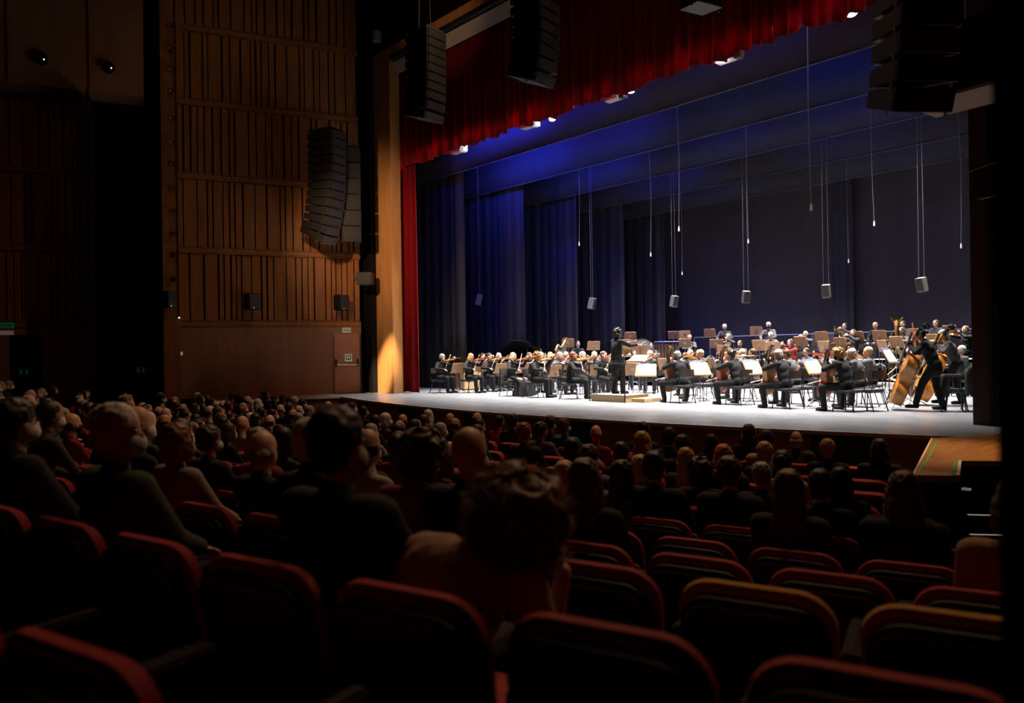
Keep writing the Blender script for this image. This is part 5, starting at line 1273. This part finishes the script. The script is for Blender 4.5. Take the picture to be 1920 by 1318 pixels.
SKY = [(.012, .012, .014), (.02, .02, .025), (.03, .03, .035), (.22, .02, .02), (.05, .05, .06), (.014, .02, .05), (.30, .28, .26), (.06, .035, .02), (.02, .10, .09), (.10, .10, .11), (.012, .012, .012), (.35, .33, .30)]
# near members: px, top y, row, pose, hair, colour, top colour, label, options
NEAR = [
 (85, 760, 1, 'sit_wide', 'short', 'dark', (.015, .015, .02), 'large dark-haired man at the far left foreground', {}),
 (245, 775, 1, 'sit_turned', 'short', 'white', (.035, .05, .03), 'white-haired man in dark green jacket, face turned to the stage', dict(w=1)),
 (357, 815, 2, 'sit', 'bob', 'red', (.25, .20, .17), 'reddish bobbed woman in patterned light blouse', {}),
 (409, 807, 3, 'sit', 'short', 'brown', (.014, .014, .016), 'short-haired man in black with the ear lit', {}),
 (515, 808, 3, 'sit_left', 'thin', 'grey', (.20, .03, .03), 'grey-haired man in a reddish top beyond the balding man', {}),
 (540, 842, 2, 'sit', 'fringe', 'grey', (.012, .012, .014), 'balding man with rim-lit neck in the left foreground', {}),
 (608, 814, 3, 'sit_right', 'short', 'grey', (.02, .02, .03), 'grey-haired man beside the big dark-haired man', {}),
 (680, 779, 1, 'sit_wide', 'short', 'black', (.008, .008, .012), 'big dark-haired man with a light face mask, broad black shoulders', dict(mask=(.35, .33, .3))),
 (776, 830, 2, 'sit_fwd', 'curly', 'brown', (.22, .03, .08), 'curly brown-haired woman in a pink and red top', {}),
 (838, 823, 3, 'sit', 'bob', 'brown', (.16, .02, .012), 'brown-haired woman in dark red left of the bald man', {}),
 (900, 808, 2, 'sit_wide', 'bald', 'grey', (.012, .010, .012), 'bald man whose head rises behind the leaning woman', dict(skin=1)),
 (1116, 880, 3, 'sit', 'long', 'brown', (.012, .010, .010), 'woman with long dark brown hair right of the leaning woman', {}),
 (1240, 852, 5, 'sit_wide', 'short', 'black', (.008, .008, .009), 'broad-shouldered dark-haired man in black suit, centre right', {}),
 (1379, 862, 5, 'sit_wide', 'short', 'brown', (.008, .009, .012), 'cropped-haired man in dark blue, second broad back from centre', dict(w=1)),
 (1489, 893, 4, 'sit', 'long', 'brown', (.02, .012, .01), 'woman with long straight hair in the middle of the right block', {}),
 (1545, 891, 5, 'sit', 'short', 'dark', (.01, .01, .012), 'dark-haired man between the two long-haired women', {}),
 (1696, 897, 4, 'sit_fwd', 'long', 'brown', (.012, .010, .010), 'woman with big long hair at the right end of the seats', {}),
 (1625, 922, 5, 'sit_right', 'long', 'blond', (.03, .02, .02), 'fair long-haired woman left of the big long-haired woman', {}),
 (1884, 900, 3, 'sit', 'bob', 'brown', (.34, .20, .12), 'bare-armed person at the right edge, mostly hidden by the black wall', {}),
 (1587, 907, 6, 'sit', 'bob', 'dark', (.012, .012, .014), 'small dark bobbed head before the fair long-haired woman', {}),
 (1448, 890, 6, 'sit_left', 'short', 'grey', (.02, .02, .02), 'grey short-haired person left of the long straight-haired woman', {}),
 (1325, 890, 6, 'sit', 'curly', 'dark', (.012, .012, .014), 'dark curly head between the two broad backs', {}),
 (1167, 882, 5, 'sit_right', 'long', 'dark', (.10, .14, .22), 'long dark-haired woman in pale blue left of the suited man', {}),
 (1208, 876, 6, 'sit', 'bob', 'pale', (.25, .22, .20), 'pale-haired woman partly hidden by the suited man', {}),
 (1080, 878, 4, 'sit', 'thin', 'pale', (.08, .09, .12), 'fair thin-haired person just above the dark brown hair', {}),
 (1092, 838, 6, 'sit_right', 'short', 'brown', (.10, .10, .12), 'short-haired person in grey before the stretched-out legs', {}),
 (1214, 811, 9, 'sit', 'long', 'blond', (.25, .03, .02), 'long blonde woman in the front rows of the right block', {}),
 (1263, 804, 10, 'sit', 'short', 'dark', (.012, .014, .03), 'short-haired man in navy in the front row near the centre', {}),
 (1291, 820, 9, 'sit_left', 'short', 'dark', (.012, .012, .014), 'dark-haired person behind the man in navy', {}),
 (1341, 822, 9, 'sit', 'long', 'black', (.012, .012, .012), 'long black-haired person left of the tall front-row man', {}),
 (1393, 800, 10, 'sit_wide', 'long', 'brown', (.012, .014, .03), 'tall long-haired person in navy in the front row', {}),
 (1364, 837, 8, 'sit', 'bob', 'orange', (.03, .02, .02), 'ginger bobbed person behind the tall front-row figure', {}),
 (1441, 806, 10, 'sit', 'short', 'brown', (.35, .30, .22), 'dark-haired person in a pale cream top in the front row', {}),
 (1443, 832, 8, 'sit', 'short', 'blond', (.012, .012, .014), 'blond short-haired person behind the cream top', {}),
 (1499, 815, 9, 'sit_wide', 'fringe', 'grey', (.05, .045, .045), 'balding grey-haired man in grey, right block front rows', {}),
 (1550, 828, 9, 'sit', 'short', 'blond', (.01, .012, .03), 'blond short-haired person in navy, right block front rows', {}),
 (1645, 827, 10, 'sit', 'bob', 'dark', (.014, .014, .016), 'dark bobbed person alone at the right of the front row', {}),
 (1174, 835, 7, 'sit', 'short', 'dark', (.012, .012, .014), 'dark-haired man in black behind the long blonde woman', {}),
 (1317, 846, 7, 'sit', 'long', 'blond', (.03, .03, .035), 'long blonde woman left of the cropped-haired man', {}),
 (1473, 851, 7, 'sit', 'bun', 'dark', (.35, .30, .24), 'woman with dark bun and pale collar, right block', {}),
 (1073, 785, 9, 'sprawl', 'short', 'brown', (.012, .16, .14), 'man in a teal shirt stretching out his legs', dict(bottom=(.03, .03, .035))),
 (1040, 782, 10, 'sit', 'short', 'brown', (.03, .03, .035), 'brown-haired man in the front row left of the teal shirt', {}),
 (1031, 792, 9, 'sit_right', 'short', 'dark', (.08, .08, .10), 'dark-haired man in shiny jacket left of the teal shirt', {}),
 (968, 780, 10, 'sit_wide', 'short', 'dark', (.014, .014, .016), 'dark-haired man in black alone in the front row', {}),
 (993, 786, 9, 'sit', 'short', 'red', (.02, .02, .02), 'reddish-haired man behind the black-clad front-row man', {}),
]
near_px = []
for (px, ty, row, pz, hair, hc, top, lb, op) in NEAR:
    b = pick(px, ty, [row] if row < 7 else [row - 1, row, row + 1] if row < 10 else [9, 10])
    if not b: continue
    _, key, hx, hy, hD = b
    x, y, z, a, sx, D = SEATS[key]
    sh = max(-.16, min(.16, (px - hx) / FP * hD / .85))
    dz = max(-.10, min(.10, (hy - ty) / FP * hD))
    M = FR(x + sh * cos(a) , y + sh * sin(a), z, a) @ Matrix.Translation((0, .0, 0))
    USED[key] = lb
    s = 1 + dz / 1.30
    M = M @ Matrix.Translation((0, .02, .46 * (1 - s)))
    person(M, pz, lb, hair, hc, top, op.get('bottom', BK), skin=op.get('skin', rnd.randrange(3)), mask=op.get('mask') or ((.55, .55, .55) if rnd.random() < .6 and pz != 'lean' else None), scale=s, hscale=1.08, group='audience')
# the woman in cream leaning on her hand, close to the camera
key = pick(880, 850, [1])[1]; x, y, z, a, sx, D = SEATS[key]; USED[key] = 'cream'
M = FR(x, y, z, a) @ Matrix.Translation((-.27, -.02, -.03))
hero = person(M, 'lean_on_hand', 'woman in a cream top resting her curly head on her hand', 'bald', 'brown', (.34, .22, .16), (.03, .03, .035), skin=0)
J = POSES['lean_on_hand']['J']; hM = Matrix.Translation(J['hc']) @ J['hR'].to_4x4()
hm = fuzz(soup([('e', (0, -.035, .035), (.118, .120, .112), None, 0), ('e', (0, -.05, -.045), (.122, .085, .080), None, 0)], .008, 0, 'hair'), .030, 24)
mb = MB(); rr = random.Random(3)
for q in range(1500):
    v = V((rr.gauss(0, 1), rr.gauss(0, 1), rr.gauss(0, 1))).normalized()
    if v.y > .55 and v.z < .5: continue
    p = V((v.x * .125, v.y * .122 - .038, v.z * .118 + .018)); t = v.orthogonal().normalized(); u = v.cross(t); ph = rr.uniform(0, 6); Lr = rr.uniform(.02, .05); rad = rr.uniform(.006, .012)
    pts = [p + v * (Lr * j / 6 - .012) + (t * cos(ph + j * 1.3) + u * sin(ph + j * 1.3)) * rad * (j > 0) for j in range(7)]
    mb.tube(pts, [.0016, .0016, .0015, .0014, .0012, .001, .0006], 3, cap=False)
hm = join(hm, mb); hm.materials.append(cmat((.16, .085, .035), 'hair')); link('hair', hm, hero, hM @ Matrix.Scale(1.24, 4))
# programme sheet of the man in teal
for k_, lb in list(USED.items()):
    if str(lb).startswith('man in a teal'):
        x, y, z, a, sx, D = SEATS[k_]
        o = MB().box((0, 0, 0), (.30, .21, .006)).build('programme_sheet', paper); o.matrix_basis = FR(x, y, z, a) @ Matrix.Translation((.16, .44, .70)) @ Matrix.Rotation(.4, 4, 'X'); tag(o, 'white programme sheet on the lap of the man in teal', 'paper')

# ---- the crowd further away: one continuous figure each, coloured by zone
def crowd_mesh(P, hair, mask, w=1.0):
    J = skeleton(P); pr = body_prims(J, P, w, tg=(0, 1, 2)); hc, hR = J['hc'], J['hR']
    pr = [p if p[-1] != 1 or p[0] == 'e' else p for p in pr]
    H = {'short': [((0, -.028, .040), (.086, .098, .092)), ((0, -.055, -.012), (.074, .062, .072))],
         'long': [((0, -.028, .040), (.088, .100, .092)), ((0, -.07, -.09), (.092, .055, .13)), ((-.074, -.01, -.07), (.024, .055, .12)), ((.074, -.01, -.07), (.024, .055, .12))],
         'bob': [((0, -.028, .040), (.092, .104, .095)), ((0, -.05, -.06), (.095, .065, .085))],
         'shorty': [((0, -.032, .030), (.084, .098, .094)), ((0, -.06, -.03), (.078, .055, .07))],
         'thin': [((0, -.045, -.010), (.083, .070, .055))]}[hair]
    pr += [('e', hc + hR @ V(c), r, hR, 3) for c, r in H]
    if mask: pr += [('e', hc + hR @ V((0, .042, -.055)), (.067, .070, .058), hR, 4)]
    for k in 'LR':
        pr += [('e', J['W' + k] + (J['W' + k] - J['E' + k]).normalized() * .05, (.042, .075, .03), None, 0)]
    me = soup(pr, .022, 1, 'person', True, [None] * 5); return me
CP = [dict(lean=-6, head=(4, 2), hL=(-.10, .30, .64), hR=(.12, .31, .64)), dict(lean=-4, side=-4, head=(24, 0), hL=(-.22, .28, .66), hR=(.10, .30, .62)),
      dict(lean=-7, side=4, head=(-24, 0), hL=(-.08, .28, .62), hR=(.24, .26, .66)), dict(lean=8, head=(6, -4), hL=(-.08, .42, .66), hR=(.08, .42, .66))]
CM = {}
for pi_, P in enumerate(CP):
    for hh in ('short', 'long', 'bob', 'shorty', 'thin'):
        for mk in (0, 1, 1):
            if (pi_, hh, mk) in CM: continue
            if (pi_ + len(hh) + mk) % 2 == 0 or pi_ == 0: CM[(pi_, hh, mk)] = crowd_mesh(P, hh, mk)
CK = list(CM)
rows_lbl = {k: 11 - k for k in range(0, 12)}
HN = dict(grey='grey-haired', white='white-haired', dark='dark-haired', brown='brown-haired', blond='fair-haired', red='reddish-haired', black='black-haired')
TN = ['black', 'dark grey', 'charcoal', 'red', 'grey', 'navy', 'pale', 'brown', 'teal', 'mid-grey', 'black', 'cream']
order = sorted(k for k in SEATS)
idx = {}
for k in range(0, 11):
    row = sorted((q for q in order if q[0] == k), key=lambda q: SEATS[q][4])
    for n, q in enumerate(row): idx[q] = n + 1
ncrowd = 0
for key in order:
    k = key[0]; x, y, z, a, px, D = SEATS[key]
    if key in USED or k <= 1 or D < 3.9: continue
    if px > 1130 and k < 9: continue
    if px > 1000: occ = .12
    elif px > 700: occ = .62
    else: occ = .74
    if (key[0] * 7 + key[1] * 13) % 101 / 101 > occ or ncrowd >= 205: continue
    pi_, hh, mk = rnd.choice([q for q in CK if q[2] == (rnd.random() < .8)] or CK); hc = rnd.choice(('grey', 'grey', 'dark', 'dark', 'brown', 'brown', 'blond', 'black', 'black', 'dark', 'dark', 'white'))
    ti = rnd.randrange(len(SKY)); s = rnd.uniform(.95, 1.05)
    M = FR(x, y, z, a + rnd.uniform(-.12, .12)) @ Matrix.Translation((rnd.uniform(-.04, .04), .02, .46 * (1 - s))) @ Matrix.Scale(s, 4)
    o = link('person', CM[(pi_, hh, mk)], None, M)
    for i_, mt in enumerate((cmat(SKIN[rnd.randrange(4)], 'skin'), cmat(SKY[ti]), cmat(BK), cmat(HC[hc], 'hair'), cmat(rnd.choice(((.75, .75, .76), (.75, .75, .76), (.35, .5, .62), (.02, .02, .02)))))): setmat(o, i_, mt)
    tag(o, '%s spectator in %s, %s seating row from the stage, %s seat from the left' % (HN[hc], TN[ti], num(rows_lbl[k]), num(idx[key])), 'person', 'audience')
    USED[key] = 1; ncrowd += 1
# seats: near ones with their parts, far ones whole
nseat = 0
ylw = {}
for key in order:
    k = key[0]; x, y, z, a, px, D = SEATS[key]
    far = D > 6.5
    if far and key not in USED and px < 1000: 
        if D > 13: continue
    M = FR(x, y, z, a)
    colr = 'yellow' if (k == 2 and px > 1270) else 'red'
    lb = '%s upholstered theatre seat, %s row from the stage, %s seat from the left%s' % (colr, num(rows_lbl[k]), num(idx[key]), '' if key in USED else ', empty')
    if far: o = link('theatre_seat', FAR, None, M)
    else:
        cu, shl, rim, pan, sides, ar, ar2 = SM[colr]
        o = empty('theatre_seat', M)
        for nm, me in (('back_cushion', cu), ('back_shell', shl), ('rim', rim), ('seat_cushion', pan), ('side_panel', sides[0]), ('side_panel', sides[1]), ('armrest', ar), ('armrest', ar2)): link(nm, me, o)
    tag(o, lb, 'seat', 'theatre seats'); nseat += 1

dup = {}
for o in scene.objects:
    if o.get('label') and o.get('category') == 'music stand': dup.setdefault(o['label'], []).append(o)
for lb, os_ in dup.items():
    if len(os_) > 1:
        os_.sort(key=lambda o: proj(o.location)[0]); wl_ = lb.split()[:13]
        for i, o in enumerate(os_): o['label'] = ' '.join(wl_) + ', ' + (('left one', 'right one') if len(os_) == 2 else ('left one', 'middle one', 'right one', 'rightmost one', 'last one'))[i]
if 0: print('K0', [(k, [round(q, 2) for q in v]) for k, v in SEATS.items() if k[0] == 0]); print('SEATS', nseat, 'crowd', ncrowd)
